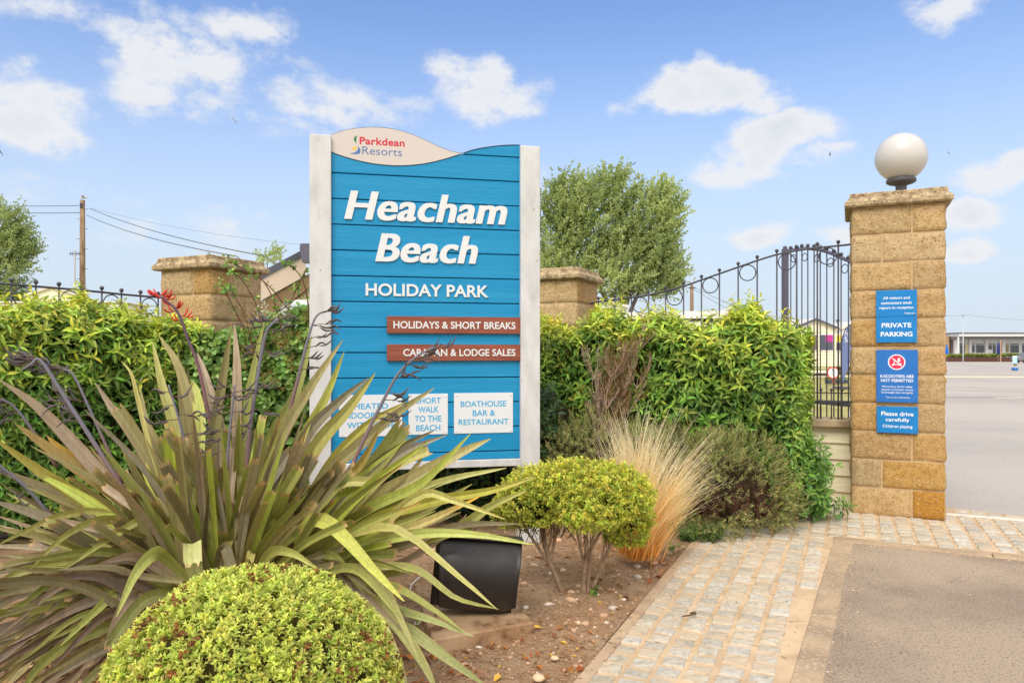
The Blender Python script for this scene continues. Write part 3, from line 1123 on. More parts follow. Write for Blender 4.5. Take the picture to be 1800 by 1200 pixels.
# ================================================================== signs on the tall pillar
def pillar_sign(label, box, m, lines, name="notice_sign"):
    x0, x1, y0, y1 = box
    s0, z1 = FP.sz(x0, y0, -.02)
    s1, _ = FP.sz(x1, y0, -.02)
    _, z0 = FP.sz(x0, y1, -.02)
    root = thing(name, label, "sign", tuple(FP.world(s0, -.02, z0)), FP.ang, "blue notices on the stone pillar")
    w, h = s1 - s0, z1 - z0
    MB().box((w / 2, 0, h / 2), (w, .006, h), .0015).build("panel", m, root, local=True)
    for (b, a0, a1, yt, yb, off) in lines:
        put = MB()
        t0, zt = FP.sz(a0, yt, -.0235)
        t1, _ = FP.sz(a1, yt, -.0235)
        _, zb = FP.sz(a0, yb, -.0235)
        put_text(put, b, t0 - s0, t1 - s0, zb - z0, zt - z0, -.0031, .0006, off)
        put.build("lettering", M_signtxt, root, local=True)
    for (a, b) in ((.018, .018), (w - .018, .018), (.018, h - .018), (w - .018, h - .018)):
        MB().lathe([(.0042, 0), (.0042, .001), (.0025, .0022), (.0005, .0024)], (0, 0, 0), 10).build("screw", M_iron, root, local=True)
        sc = COL.objects[-1]
        sc.rotation_euler = (R(90), 0, 0)
        sc.location = (a, -.003, b)
    return root, s0, z0


def q3(x, y):
    return 1500 + x / 4.1375, 490 + y / 4.1375


def L3(b, x0, x1, yt, yb, off):
    a, c = q3(x0, yt)
    d, e = q3(x1, yb)
    return (b, a, d, c, e, off)


pillar_sign("bright blue notice telling visitors and contractors to report to reception", (1540, 1611.8, 511, 556.6), M_sblue,
            [L3("All visitors and", 216, 410, 131, 150, .016), L3("contractors must", 202, 425, 166, 187, .016), L3("report to reception", 190, 437, 202, 221, .016), L3("Thank you", 370, 450, 244, 256, .01)])
pillar_sign("bright blue notice reading PRIVATE PARKING in large white capitals", (1540, 1611.8, 557.1, 602), M_sblue,
            [L3("PRIVATE", 206, 423, 322, 355, .025), L3("PARKING", 199, 430, 386, 419, .025)])
es, es0, ez0 = pillar_sign("taller blue notice banning e-scooters under a red prohibition circle", (1540.5, 1613.6, 614.7, 706), M_sblue2,
                           [L3("E-SCOOTERS ARE", 197, 439, 696, 717, .02), L3("NOT PERMITTED", 201, 436, 727, 748, .02), L3("We're sorry, but for safety", 206, 430, 774, 788, .008),
                            L3("reasons e-scooters cannot", 203, 437, 796, 809, .008), L3("be brought into our parks", 206, 433, 816, 830, .008), L3("Thank you for understanding", 235, 408, 854, 864, .005)])
pillar_sign("small blue notice asking to drive carefully because children are playing", (1541, 1613.8, 713.3, 759.5), M_sblue,
            [L3("Please drive", 203, 438, 962, 992, .018), L3("carefully", 235, 409, 1008, 1033, .018), L3("Children playing", 213, 430, 1057, 1078, .01)])
# prohibition emblem: white ring, red disc, white scooter and slash
ec, ezc = FP.sz(*q3(315, 605), -.0235)
ec, ezc = ec - es0, ezc - ez0
er = abs(FP.sz(q3(379, 605)[0], 640, -.0235)[0] - FP.sz(q3(315, 605)[0], 640, -.0235)[0])


def disc(rad, y0, y1, n=40, cx=0, cz=0):
    return MB().prism([(cx + rad * math.cos(a), cz + rad * math.sin(a)) for a in np.linspace(0, 2 * math.pi, n, endpoint=False)], y0, y1)


def flat(mb, polys, y0, y1):
    for p in polys:
        mb.prism(p, y0, y1)
    return mb


emb = disc(er, -.0034, -.003, cx=ec, cz=ezc)
emb_o = emb.build("emblem_ring", M_signtxt, es, local=True)
disc(er * .87, -.0038, -.0034, cx=ec, cz=ezc).build("emblem_disc", M_pink, emb_o, local=True)


def bar2(p, q, w):
    p, q = np.array(p, float), np.array(q, float)
    d = (q - p) / np.linalg.norm(q - p)
    n = np.array([-d[1], d[0]]) * w / 2
    return [tuple(p + n), tuple(q + n), tuple(q - n), tuple(p - n)]


sc_ = [bar2((-.62, .62), (.66, -.56), .13), bar2((-.42, -.36), (.42, -.36), .13), bar2((-.44, -.38), (-.2, .34), .11), bar2((-.2, .34), (-.36, .44), .1), bar2((.4, -.36), (.6, -.1), .1),
       [(.22, .62), (.5, .6), (.36, .28), (.56, .26), (.16, -.14), (.2, .12), (.06, .14)],
       [(-.5 + .13 * math.cos(a), -.42 + .13 * math.sin(a)) for a in np.linspace(0, 6.28, 12, endpoint=False)],
       [(.5 + .13 * math.cos(a), -.42 + .13 * math.sin(a)) for a in np.linspace(0, 6.28, 12, endpoint=False)]]
icon = MB()
for k, p in enumerate(sc_):
    icon.prism([(ec + x * er * .87, ezc + z * er * .87) for x, z in p], -.0041 - .0001 * k, -.0038)
icon.build("scooter_symbol", M_signtxt, emb_o, local=True)

# ================================================================== entrance sign
SA = math.atan2(.26, 1.217)
FS = Frame((-1.167, 4.77), SA)
sroot = thing("entrance_sign", "big blue boarded holiday park entrance sign between two white posts", "sign", (FS.O[0], FS.O[1], 0), SA)
WS = FS.s_of(913.5)
z_of = lambda px, py: FS.sz(px, py)[1]


def zc1(x, y):                                # zoom of the sign head
    return FS.sz(530 + x / 4.0, 210 + y / 4.0)


up = [zc1(*p) for p in [(210, 117), (250, 100), (300, 85), (350, 75), (400, 68), (450, 64), (500, 62), (550, 64), (600, 68), (650, 76), (700, 88), (750, 104), (800, 122), (850, 144), (900, 168), (950, 192), (1000, 213), (1040, 227), (1080, 238), (1120, 245)]]
dn = [zc1(*p) for p in [(210, 232), (250, 248), (300, 265), (350, 280), (400, 293), (450, 304), (500, 313), (550, 320), (600, 325), (650, 328), (700, 328), (750, 326), (800, 322), (850, 316), (900, 307), (950, 296), (1000, 283), (1040, 271), (1080, 258), (1120, 245)]]
rt = [zc1(*p) for p in [(1160, 231), (1200, 218), (1250, 207), (1300, 199), (1350, 192), (1400, 187), (1450, 184), (1500, 183), (1532, 184)]]
topx = np.array([p[0] for p in dn + rt])
topz = np.array([p[1] for p in dn + rt])
# planks
gl_ = [304.5, 349, 394.5, 438.75, 484.5, 529.4, 574.5, 619.5, 664.3, 709.5, 755, 800.]
gz_ = [FS.sz(582.5, y)[1] for y in gl_]
pitch = (gz_[0] - gz_[-1]) / 11
gz_ = [gz_[0] + pitch * 2, gz_[0] + pitch] + [gz_[0] - pitch * i for i in range(12)]
zbot = FS.sz(913, 804)[1]
plank = MB()
xs = np.linspace(0.003, WS - .003, 60)
zt_ = np.interp(xs, topx, topz)
GAP = .0065
for i in range(len(gz_)):
    hi = gz_[i] - GAP / 2
    lo = (gz_[i + 1] + GAP / 2) if i + 1 < len(gz_) else zbot
    lo = max(lo, zbot)
    if hi <= lo:
        continue
    h_ = np.minimum(hi, zt_)
    ok = h_ > lo + .002
    runs, cur = [], []
    for k in range(len(xs)):
        if ok[k]:
            cur.append(k)
        elif cur:
            runs.append(cur)
            cur = []
    if cur:
        runs.append(cur)
    for run in runs:
        if len(run) < 2:
            continue
        n = len(run)
        x = xs[run]
        H = h_[run]
        c = .003
        rows = [(-.004, lo), (-.012, lo), (-.015, lo + c)]
        v = []
        for (yy, zz) in rows:
            v += [(a, yy, zz) for a in x]
        v += [(a, -.015, max(b - c, lo + c * .5)) for a, b in zip(x, H)]
        v += [(a, -.012, b) for a, b in zip(x, H)]
        v += [(a, -.004, b) for a, b in zip(x, H)]
        q = np.array([(r_ * n + k, r_ * n + k + 1, (r_ + 1) * n + k + 1, (r_ + 1) * n + k) for r_ in range(5) for k in range(n - 1)])
        ends = [tuple(r_ * n for r_ in range(5, -1, -1)), tuple(r_ * n + n - 1 for r_ in range(6))]
        plank.add(v, [q, np.array(ends)])
plank.build("board_panel", M_blue, sroot, local=True)
bk = MB()
bk.prism([(0.002, zbot)] + [(WS - .002, zbot)] + [(a, b - .004) for a, b in reversed(list(zip(topx, topz)))], -.004, .018)
bk.build("backing_board", M_dark, sroot, local=True)
lg = MB()
lg.prism([(a, b) for a, b in dn] + [(a, b) for a, b in reversed(up[:-1])], -.019, .0)
logo = lg.build("logo_board", M_logo, sroot, local=True)
# dark edging lines of the cut boards
edge_m = mat("dark cut edge", S(66, 60, 62), .7, .2)
el = MB()
el.tube([(a, -.0165, b + .001) for a, b in up], .0022, 6)
el.tube([(a, -.0175, b - .001) for a, b in dn + rt], .0022, 6)
el.build("edge_trim", edge_m, sroot, local=True)
# logo
y_l = -.0192


def ptext(name, parent, m, body, a0, a1, yt, yb, yl, yr=None, dep=.0006, off=0., sh=0., ypl=-.0192, sp=1., bold=0.):
    """a0,a1 px; cap top and baseline at the left end; yr: baseline at the right end"""
    t0, zt = FS.sz(a0, yt, ypl)
    t1, zr = FS.sz(a1, yr if yr is not None else yb, ypl)
    _, zb = FS.sz(a0, yb, ypl)
    mb = MB()
    for q in ((0,) if not bold else (-1, 0, 1)):
        put_text(mb, body, t0 + bold * (q + 1), t1 + bold * (q - 1), zb, zt, ypl, dep - .0003 * abs(q) - .0002 * (q > 0), off, sh, space=sp)
    return mb.build(name, m, parent, local=True)


ptext("lettering", logo, M_red, "Parkdean", 632, 711.3, 240.5, 253.5, None, off=.026, sp=1.05)
ptext("lettering", logo, M_navy, "Resorts", 636.8, 706.5, 257.3, 271, None, off=-.004)


def zl(x, y):
    return FS.sz(600 + x / 7.826, 225 + y / 7.826, y_l)


def emblem(m, pts):
    MB().prism([zl(*p) for p in pts], y_l - .0006, y_l).build("emblem", m, logo, local=True)


emblem(M_green, [(218, 106), (196, 114), (178, 130), (171, 150), (175, 172), (190, 196), (208, 220), (204, 190), (206, 160), (212, 130)])
emblem(M_gold, [(215, 255), (190, 258), (162, 268), (148, 282), (152, 298), (168, 306), (186, 300), (200, 286), (210, 270)])
emblem(M_navy, [(228, 246), (232, 272), (226, 300), (206, 326), (174, 342), (118, 350), (150, 358), (196, 361), (236, 358), (258, 344), (266, 322), (260, 296), (246, 270)])

# big raised letters
ptext("raised_letters", sroot, M_letter, "Heacham", 605, 891.5, 335, 385, None, dep=.010, off=.012, sh=.22, sp=1.05, bold=.0068, ypl=-.0152)
ptext("raised_letters", sroot, M_letter, "Beach", 659.5, 840, 410, 459.5, None, dep=.010, off=.012, sh=.22, sp=1.05, bold=.0068, ypl=-.0152)
ptext("raised_letters", sroot, M_letter, "HOLIDAY PARK", 642.7, 858.5, 498, 519.5, None, dep=.008, off=.022, ypl=-.0152)


def board_px(name, x0, x1, y0, y1, m, dep, ch=.002):
    s0, z1 = FS.sz(x0, y0, -.0152)
    s1, _ = FS.sz(x1, y0, -.0152)
    _, z0 = FS.sz(x0, y1, -.0152)
    mb = MB().box(((s0 + s1) / 2, -.0152 - dep / 2, (z0 + z1) / 2), (s1 - s0, dep, z1 - z0), ch)
    return mb.build(name, m, sroot, local=True), (s0, s1, z0, z1)


b1, _ = board_px("name_board", 680, 914.5, 555.7, 585.6, M_brown, .022)
ptext("lettering", b1, M_letter, "HOLIDAYS & SHORT BREAKS", 691.5, 906, 564.3, 577, None, dep=.003, off=.02, ypl=-.0373)
b2, _ = board_px("name_board", 680, 914.5, 605, 634.2, M_brown, .022)
ptext("lettering", b2, M_letter, "CARAVAN & LODGE SALES", 708.7, 906, 613.2, 625.7, None, dep=.003, off=.02, ypl=-.0373)


def z2(x, y):
    return 530 + x * .3, 500 + y * .3


def plaque(x0, x1, y0, y1, lines):
    a, c = z2(x0, y0)
    b, d = z2(x1, y1)
    o, (s0, s1, zz0, zz1) = board_px("plaque", a, b, c, d, M_plaque, .006, .001)
    for (t, lx0, lx1, yt, yb) in lines:
        p, q = z2(lx0, yt)
        r_, s_ = z2(lx1, yb)
        ptext("lettering", o, M_cyan, t, p, r_, q, s_, None, dep=.0006, off=.014, ypl=-.0213)
    for sx in (s0 + .016, s1 - .016):
        for sz_ in (zz0 + .016, zz1 - .016):
            MB().sphere((sx, -.0212, sz_), .007, 10, 6, sc=(1, .5, 1)).build("screw_cap", M_plaque, o, local=True, smooth=True)


plaque(220, 590, 648, 893, [("HEATED", 308, 507, 696, 730), ("INDOOR POOL", 242, 573, 751, 785), ("WITH SLIDE", 266, 548, 808, 842)])
plaque(627, 857, 641, 880, [("SHORT", 670, 817, 663, 697), ("WALK", 684, 804, 715, 749), ("TO THE", 664, 820, 769, 804), ("BEACH", 671, 813, 823, 858)])
plaque(893, 1238, 636, 873, [("BOATHOUSE", 932, 1200, 683, 717), ("BAR & ", 1003, 1135, 736, 770), ("RESTAURANT", 920, 1213, 790, 823)])


def sign_post(x0, x1, ytop, seed):
    s0, zt = FS.sz(x0, ytop, -.05)
    s1, _ = FS.sz(x1, ytop, -.05)
    w = s1 - s0
    mb = MB()
    mb.box(((s0 + s1) / 2, 0, (zt - .15) / 2), (w, .10, zt + .15), .004)
    o = mb.build("post", M_white, sroot, local=True)


sign_post(544, 582, 235, 1)
sign_post(915.5, 949.5, 255.5, 2)
s0, zt = FS.sz(582, 806, -.02)
MB().box((WS / 2, -.012, zbot - .026), (WS - .004, .05, .048), .003).build("bottom_rail", M_white, sroot, local=True)
s0, _ = FS.sz(905, 830, .03)
s1, _ = FS.sz(913, 830, .03)
MB().box(((s0 + s1) / 2, .055, (zbot - .06) / 2), (s1 - s0, .04, zbot - .055), .003).build("rear_strut", mat("weathered grey strut", S(176, 164, 150), .8, .2), sroot, local=True)

# ================================================================== fence, low wall, gate
FF = Frame(FP.world(0.02, PW * .5, 0)[:2], ANG)             # plane of the right fence: local x negative towards the middle pillar
froot = thing("railing_fence", "dark iron railing with ring tops rising from the middle pillar to the tall pillar", "fence", (FF.O[0], FF.O[1], .73), ANG)
rail_px = [(1037, 534), (1052, 530), (1081, 526.5), (1110, 523), (1140, 518.5), (1170, 511.5), (1201.6, 503), (1233, 492), (1264.6, 481), (1297.6, 469.5), (1331, 458), (1365.5, 447.5), (1400.5, 440.5), (1436.7, 435.5), (1473.5, 432), (1497, 429.5)]
rail = np.array([FF.sz(*p) for p in rail_px])
bars_px = [1052, 1081, 1110, 1140, 1170, 1201.6, 1233, 1264.6, 1297.6, 1331, 1365.5, 1400.5, 1436.7, 1473.5]
ZB = .73
MB().tube([(a, 0, b - ZB) for a, b in spline(rail, 60)], .0085, 8).build("top_rail", M_iron, froot, local=True, smooth=True)
lr = np.array([FF.sz(1400, 703.5), FF.sz(1497, 707)])
zrail = lr[:, 1].mean()
xa = FF.s_of(1037)
MB().box((xa / 2, 0, zrail - ZB), (-xa, .012, .02), .002).build("bottom_rail", M_iron, froot, local=True)
zlow = FF.sz(1450, 690)[1]
MB().box((xa / 2, -.003, zlow - ZB), (-xa, .008, .010), .001).build("dog_rail", M_iron, froot, local=True)


def upright(x, z0, z1, rb=.0068, ball=.0165, parent=None, name="upright"):
    mb = MB()
    mb.tube([(x, 0, z0), (x, 0, z1)], rb, 8)
    o = mb.build(name, M_iron, parent, local=True, smooth=True)
    MB().sphere((x, 0, z1 + ball * .8), ball, 14, 9).build("ball_finial", M_iron, o, local=True, smooth=True)
    return o


bx = [FF.s_of(p) for p in bars_px]
for x in bx:
    upright(x, .0, np.interp(x, rail[:, 0], rail[:, 1]) - ZB + .02, parent=froot)
for i in range(0, 14, 2):
    xc = (bx[i] + bx[i + 1]) / 2
    rr = (bx[i + 1] - bx[i]) / 2 - .008
    zc = np.interp(xc, rail[:, 0], rail[:, 1]) - ZB - rr - .006
    MB().ring((xc, 0, zc), (1, 0, 0), (0, 0, 1), rr - .004, .005, 36, 6).build("ring", M_iron, froot, local=True, smooth=True)
pit = (bx[-1] - bx[-3]) / 4
k = 0
x = bx[-1] + pit * .35
while x > xa + .05:
    if min(abs(x - b) for b in bx) > .02:
        if k < 24:
            upright(x, 0, zlow - ZB + .015, .0055, .0135, froot, "dog_bar")
        k += 1
    x -= pit / 1.

# low boarded wall under it
wl = abs(xa) + .02
wroot = thing("boarded_wall", "low cream weatherboarded wall with a stone coping beside the tall pillar", "wall", (FF.O[0], FF.O[1], 0), ANG)
core = MB().box((-wl / 2, .07, .31), (wl, .16, .72))
core.build("wall_core", M_mortar, wroot, local=True)
nb = 5
hb = .69 / nb
for i in range(nb):
    z = -.02 + i * hb
    b = MB()
    x0_, x1_ = -wl, -.002
    b.add([(x0_, -.040, z), (x1_, -.040, z), (x1_, -.018, z + hb + .012), (x0_, -.018, z + hb + .012), (x0_, -.011, z), (x1_, -.011, z), (x1_, -.011, z + hb + .012), (x0_, -.011, z + hb + .012)],
          [(0, 1, 2, 3), (4, 7, 6, 5), (0, 4, 5, 1), (3, 2, 6, 7), (0, 3, 7, 4), (1, 5, 6, 2)])
    b.build("weatherboard", M_board, wroot, local=True)
MB().box((-wl / 2, .055, .70), (wl, .30, .062), .006).build("coping", M_coping, wroot, local=True)

# open iron gate behind the tall pillar
ga, gb_ = np.array([3.66, 6.42]), np.array([3.06, 8.32])
GA = math.atan2(gb_[1] - ga[1], gb_[0] - ga[0])
FG = Frame(ga, GA)
GL = np.linalg.norm(gb_ - ga)
groot = thing("iron_gate", "tall open dark iron gate leaf with an arched ball topped head behind the pillar", "gate", (ga[0], ga[1], 0), GA)
gb_px = [1380, 1390, 1400, 1409.5, 1420, 1431, 1442, 1453.3, 1465.7, 1478.5, 1491.5]
gt_px = [434, 430, 428, 426.5, 426.2, 427, 428.5, 431.5, 436, 441.5, 447]
gx_ = np.array([FG.s_of(p) for p in gb_px])
gzt = np.array([FG.sz(p, q + 5)[1] for p, q in zip(gb_px, gt_px)])
step = abs(gx_[0] - gx_[-1]) / 10
xs_ = list(np.arange(gx_[-1] - step, .05, -step))
allx = np.concatenate([gx_, xs_])
allz = np.concatenate([gzt, gzt[-1] - .045 * np.arange(1, len(xs_) + 1) * .8])
arc = spline(np.stack([allx, 0 * allx, allz - .035], 1), 70)
am = MB()
am.tube(arc, .019, 6)
am.build("arched_rail", M_stile, groot, local=True, smooth=True)
am2 = MB()
for i, (x, z) in enumerate(zip(allx, allz)):
    if i == 0:
        continue
    upright(x, .12, z - .02, .0065, .021, groot)
mb = MB().box((gx_[0], 0, (gzt[0] + .02) / 2 + .02), (.06, .06, gzt[0] - .04), .006)
st = mb.build("stile", M_stile, groot, local=True)
MB().sphere((gx_[0], 0, gzt[0] + .02), .024, 14, 9).build("ball_finial", M_iron, st, local=True, smooth=True)
MB().box((.02, 0, 1.05), (.06, .06, 2.0), .006).build("stile", M_stile, groot, local=True)
for z in (.14, .78):
    MB().box(((gx_[0] + .02) / 2, 0, z), (abs(gx_[0]) - .1, .03, .035), .004).build("cross_rail", M_iron, groot, local=True)
for i in range(1, 11, 2):
    xc, rr = (allx[i] + allx[i + 1]) / 2, abs(allx[i] - allx[i + 1]) / 2 - .006
    zc = (allz[i] + allz[i + 1]) / 2 - .06 - rr * 1.6
    a = np.linspace(0, 2 * math.pi, 29)
    MB().tube([(xc + rr * math.cos(t), 0, zc + rr * 1.0 * math.sin(t)) for t in a], .005, 6, caps=False).build("ring", M_iron, groot, local=True, smooth=True)

# left fence
fl0, fl1 = np.array([-3.74, 5.53]), np.array([-3.02, 6.62])
LA = math.atan2(fl1[1] - fl0[1], fl1[0] - fl0[0])
FLF = Frame(fl0, LA)
lroot = thing("railing_fence", "dark iron railing with ball tops behind the left hedge running to the short pillar", "fence", (fl0[0], fl0[1], .6), LA)
lb_px = [20, 63, 103.6, 142, 179, 213.5, 247, 278, 308]
lt_px = [493, 496.5, 500, 503.5, 507, 511, 514, 516.5, 519]
lx = [FLF.s_of(p) for p in lb_px]
lz = [FLF.sz(p, q)[1] for p, q in zip(lb_px, lt_px)]
stp = lx[1] - lx[0]
for k in range(5):
    lx.insert(0, lx[0] - stp)
    lz.insert(0, lz[0] + (lz[0] - lz[1]))
xe = FLF.s_of(332)
zz = np.interp(xe, lx, lz) + (lz[-1] - lz[-2]) / (lx[-1] - lx[-2]) * (xe - lx[-1]) - .03
MB().tube([(x, 0, z - .6 - .03) for x, z in zip(lx, lz)] + [(xe, 0, zz - .6)], .009, 8).build("top_rail", M_iron, lroot, local=True, smooth=True)
MB().box((xe - .01, -.02, zz - .62), (.09, .012, .05), .003).build("fixing_bracket", M_iron, lroot, local=True)
for x, z in zip(lx, lz):
    upright(x, -.55, z - .6 - .01, .0068, .0175, lroot)
for i in range(1, len(lx) - 1, 2):
    j = i + (len(lx) % 2 == 1)
    if j + 1 >= len(lx):
        break
    xc, rr = (lx[i] + lx[i + 1]) / 2, (lx[i + 1] - lx[i]) / 2 - .008
    zc = (lz[i] + lz[i + 1]) / 2 - .6 - .04 - rr
    MB().ring((xc, 0, zc), (1, 0, 0), (0, 0, 1), rr - .004, .005, 36, 6).build("ring", M_iron, lroot, local=True, smooth=True)
MB().box(((lx[0] + xe) / 2, 0, -.1), (xe - lx[0], .012, .02), .002).build("bottom_rail", M_iron, lroot, local=True)

# ================================================================== planting
YG, LG, MG, DG = S(232, 226, 88), S(190, 206, 84), S(130, 170, 74), S(86, 128, 64)


def hedge_mesh(mb, path, half, ztop, n, wob=.13, z0=.1, top_frac=.3, end=True, both=.25, leafL=.094, leafW=.0152):
    """leafy shoots over the faces of a clipped hedge. path: centre line, half: half thickness, ztop(s): height along it"""
    path = np.array(path, float)
    seg = np.linalg.norm(np.diff(path, axis=0), axis=1)
    cum = np.concatenate([[0], np.cumsum(seg)])
    s = rng.uniform(0, cum[-1], n)
    c = np.stack([np.interp(s, cum, path[:, i]) for i in (0, 1)], 1)
    e = .02
    t = np.stack([np.interp(np.clip(s + e, 0, cum[-1]), cum, path[:, i]) - np.interp(np.clip(s - e, 0, cum[-1]), cum, path[:, i]) for i in (0, 1)], 1)
    t = norm(t)
    nr = np.stack([t[:, 1], -t[:, 0]], 1)                     # right hand side = towards the viewer
    zt = ztop(s)
    kind = rng.uniform(0, 1, n)
    top = kind < top_frac
    back = (kind > 1 - both * (1 - top_frac))
    side = np.where(back, -1., 1.)
    off = np.where(top, rng.uniform(-1, 1, n) * half, side * half)
    z = np.where(top, zt, z0 + (zt - z0) * rng.uniform(0, 1, n) ** .9)
    # round the shoulder
    sh = np.clip((z - (zt - .22)) / .22, 0, 1)
    off = np.where(top, off, off * (1 - .22 * sh ** 2))
    z = np.where(top, z - .10 * (np.abs(off) / half) ** 3, z)
    P = np.concatenate([c + nr * off[:, None], z[:, None]], 1)
    A = np.concatenate([nr * np.where(top, off / half * .35, side * .85)[:, None], np.where(top, 1., .55 + .5 * sh)[:, None]], 1) + rng.normal(0, .28, (n, 3))
    w = vnoise(P, 5.5, 31) + .6 * vnoise(P, 13, 32)
    A = norm(A)
    P = P + norm(np.concatenate([nr * np.where(top, 0, side)[:, None], np.where(top, 1., .0)[:, None]], 1)) * (wob * w - rng.uniform(0, .13, n))[:, None]
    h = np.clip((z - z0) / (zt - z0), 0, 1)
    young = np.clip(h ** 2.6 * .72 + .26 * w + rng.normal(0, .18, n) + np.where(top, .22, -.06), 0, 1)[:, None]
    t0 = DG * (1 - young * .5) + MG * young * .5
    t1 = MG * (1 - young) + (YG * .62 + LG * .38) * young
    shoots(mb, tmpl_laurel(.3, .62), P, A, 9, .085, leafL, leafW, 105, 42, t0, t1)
    # stray shoots standing proud of the clipped top
    m = n // 12
    k = rng.choice(np.where(top)[0], m)
    Q = P[k] + np.array([0, 0, .03])
    B = norm(np.stack([rng.normal(0, .22, m), rng.normal(0, .22, m), np.ones(m)], 1))
    shoots(mb, tmpl_laurel(.3, .62), Q, B, 10, rng.uniform(.09, .17, m)[:, None] * np.ones((1, 1)), leafL * .85, leafW * .85, 95, 35, LG * .9, YG * .8 + LG * .2)
    return P, A


def slab_core(mb, path, half, ztop, z0):
    path = np.array(path, float)
    seg = np.linalg.norm(np.diff(path, axis=0), axis=1)
    cum = np.concatenate([[0], np.cumsum(seg)])
    ss = np.linspace(0, cum[-1], 24)
    c = np.stack([np.interp(ss, cum, path[:, i]) for i in (0, 1)], 1)
    t = norm(np.gradient(c, axis=0))
    nr = np.stack([t[:, 1], -t[:, 0]], 1)
    z = ztop(ss)
    v, k = [], 10
    for i in range(24):
        for j in range(k):
            a = math.pi * 2 * j / k
            x, y = math.cos(a), math.sin(a)
            sx = np.sign(x) * abs(x) ** .5
            sy = np.sign(y) * abs(y) ** .5
            v.append((*(c[i] + nr[i] * half * sx), z0 + (z[i] - z0) * (sy + 1) / 2))
    v = np.array(v)
    v += .03 * np.stack([vnoise(v, 8, 1), vnoise(v, 8, 2), vnoise(v, 8, 3)], 1)
    i, j = np.meshgrid(np.arange(23), np.arange(k), indexing='ij')
    q = np.stack([i * k + j, i * k + (j + 1) % k, (i + 1) * k + (j + 1) % k, (i + 1) * k + j], -1).reshape(-1, 4)
    mb.add(v, [q, np.array([list(range(k))[::-1]]), np.array([[23 * k + x for x in range(k)]])])


M_core = mat("darkened hedge twigs", S(66, 68, 42), .95, .05, col2=S(48, 50, 32), nscale=14, bump=1., bscale=40, bdist=.05)  # twig mass, toned darker to put shade into the gaps between leaves

# right hedge
hroot = thing("hedge", "glossy laurel hedge in front of the iron railing between the sign and the tall pillar", "hedge", (1.2, 6.3, 0))
hp = [(-.35, 6.62), (.4, 6.42), (1.2, 6.12), (2.15, 5.68)]
topR = lambda s: 1.51 + .06 * np.sin(s * 5.3) + .05 * np.sin(s * 11 + 1) - .10 * np.clip((s - 2.35) / .4, 0, 1)
fol = MB()
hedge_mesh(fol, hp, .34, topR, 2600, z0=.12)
# end face and the low spur of growth by the wall
n = 520
z = rng.uniform(.3, 1.42, n)
a = rng.uniform(-1, 1, n)
ec_, et_, en_ = np.array([2.15, 5.68]), norm(np.array([.95, -.44])), norm(np.array([-.44, -.95]))
q_ = ec_ + en_ * (a * .34)[:, None] + et_ * (.02 + .06 * vnoise(np.stack([a, z, 0 * z], 1), 6, 3))[:, None]
P = np.concatenate([q_, z[:, None]], 1)
A = np.concatenate([et_ * .7 + en_ * (a * .5)[:, None], .6 + 0 * z[:, None]], 1) + rng.normal(0, .25, (n, 3))
yo = np.clip((z - .4) / 1.2 + rng.normal(0, .2, n), 0, 1)[:, None]
shoots(fol, tmpl_laurel(.25, .38), P, A, 9, .085, .08, .014, 105, 42, DG * (1 - yo * .5) + MG * yo * .5, MG * (1 - yo) + LG * yo)
n = 360
P = np.stack([2.20 + rng.normal(0, .08, n), 5.78 + rng.normal(0, .10, n), rng.uniform(.05, .62, n)], 1)
P[:, 0] += (.62 - P[:, 2]) * .22
A = np.stack([P[:, 0] - 2.16, P[:, 1] - 6.0, .3 + 0 * P[:, 0]], 1) * 2 + rng.normal(0, .3, (n, 3))
shoots(fol, tmpl_laurel(.25, .38), P, A, 9, .085, .076, .0135, 105, 42, DG * 1.1, MG * 1.0)
fol.build("foliage", M_leaf, hroot)
cm = MB()
slab_core(cm, hp, .22, lambda s: topR(s) - .14, .15)
cm.build("twig_core", M_core, hroot)
# tall tip shoots
# left hedge
lroot2 = thing("hedge", "glossy laurel hedge at the left edge in front of the ball topped railing", "hedge", (-3.2, 5.2, 0))
lp = [(-4.6, 3.55), (-3.55, 5.1), (-2.62, 6.05)]
cL = 0
topL = lambda s: np.interp(s, [0, 1.2, 2.0, 2.8, 3.3], [1.54, 1.55, 1.58, 1.55, 1.44]) + .035 * np.sin(s * 6) + .03 * np.sin(s * 13)
fol = MB()
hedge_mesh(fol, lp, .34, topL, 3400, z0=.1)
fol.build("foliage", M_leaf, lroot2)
cm = MB()
slab_core(cm, lp, .22, lambda s: topL(s) - .14, .12)
cm.build("twig_core", M_core, lroot2)

# bramble and ivy thicket between the left pillar and the sign
broot = thing("bramble", "tangled bramble thicket with small flower clusters between the left pillar and the sign", "bramble", (-1.9, 6.0, 0))
n = 3000
x = rng.uniform(-2.75, -.9, n)
z = rng.uniform(.1, 1.0, n) ** .8
hz_ = np.interp(x, [-2.75, -2.4, -2.05, -1.85, -1.6, -.9], [1.40, 1.43, 1.47, 1.58, 1.66, 1.55])
zz = z * hz_
P = np.stack([x, 5.72 + .10 * vnoise(np.stack([x, zz, 0 * x], 1), 7, 41) + rng.uniform(0, .14, n) + .25 * np.clip(z - .75, 0, 1) + (x + 2.6) * .05, zz], 1)
A = np.stack([rng.normal(0, .5, n), -.8 + rng.normal(0, .35, n), .45 + rng.normal(0, .35, n)], 1)
bt = S(92, 128, 58)
lv = MB()
tt = np.clip(z + rng.normal(0, .2, n), 0, 1)[:, None]
shoots(lv, tmpl_round(), P, A, 4, .06, .058, .026, 85, 40, S(92, 130, 64) * (1 - tt) + S(120, 156, 80) * tt, S(146, 176, 98) * (.75 + .5 * tt), shrink=.3)
lv.build("foliage", M_leaf, broot)
lo = MB().box((-1.85, 6.1, .72), (1.9, .36, 1.36), .12)
lo.build("twig_core", M_core, broot)
fl = MB()
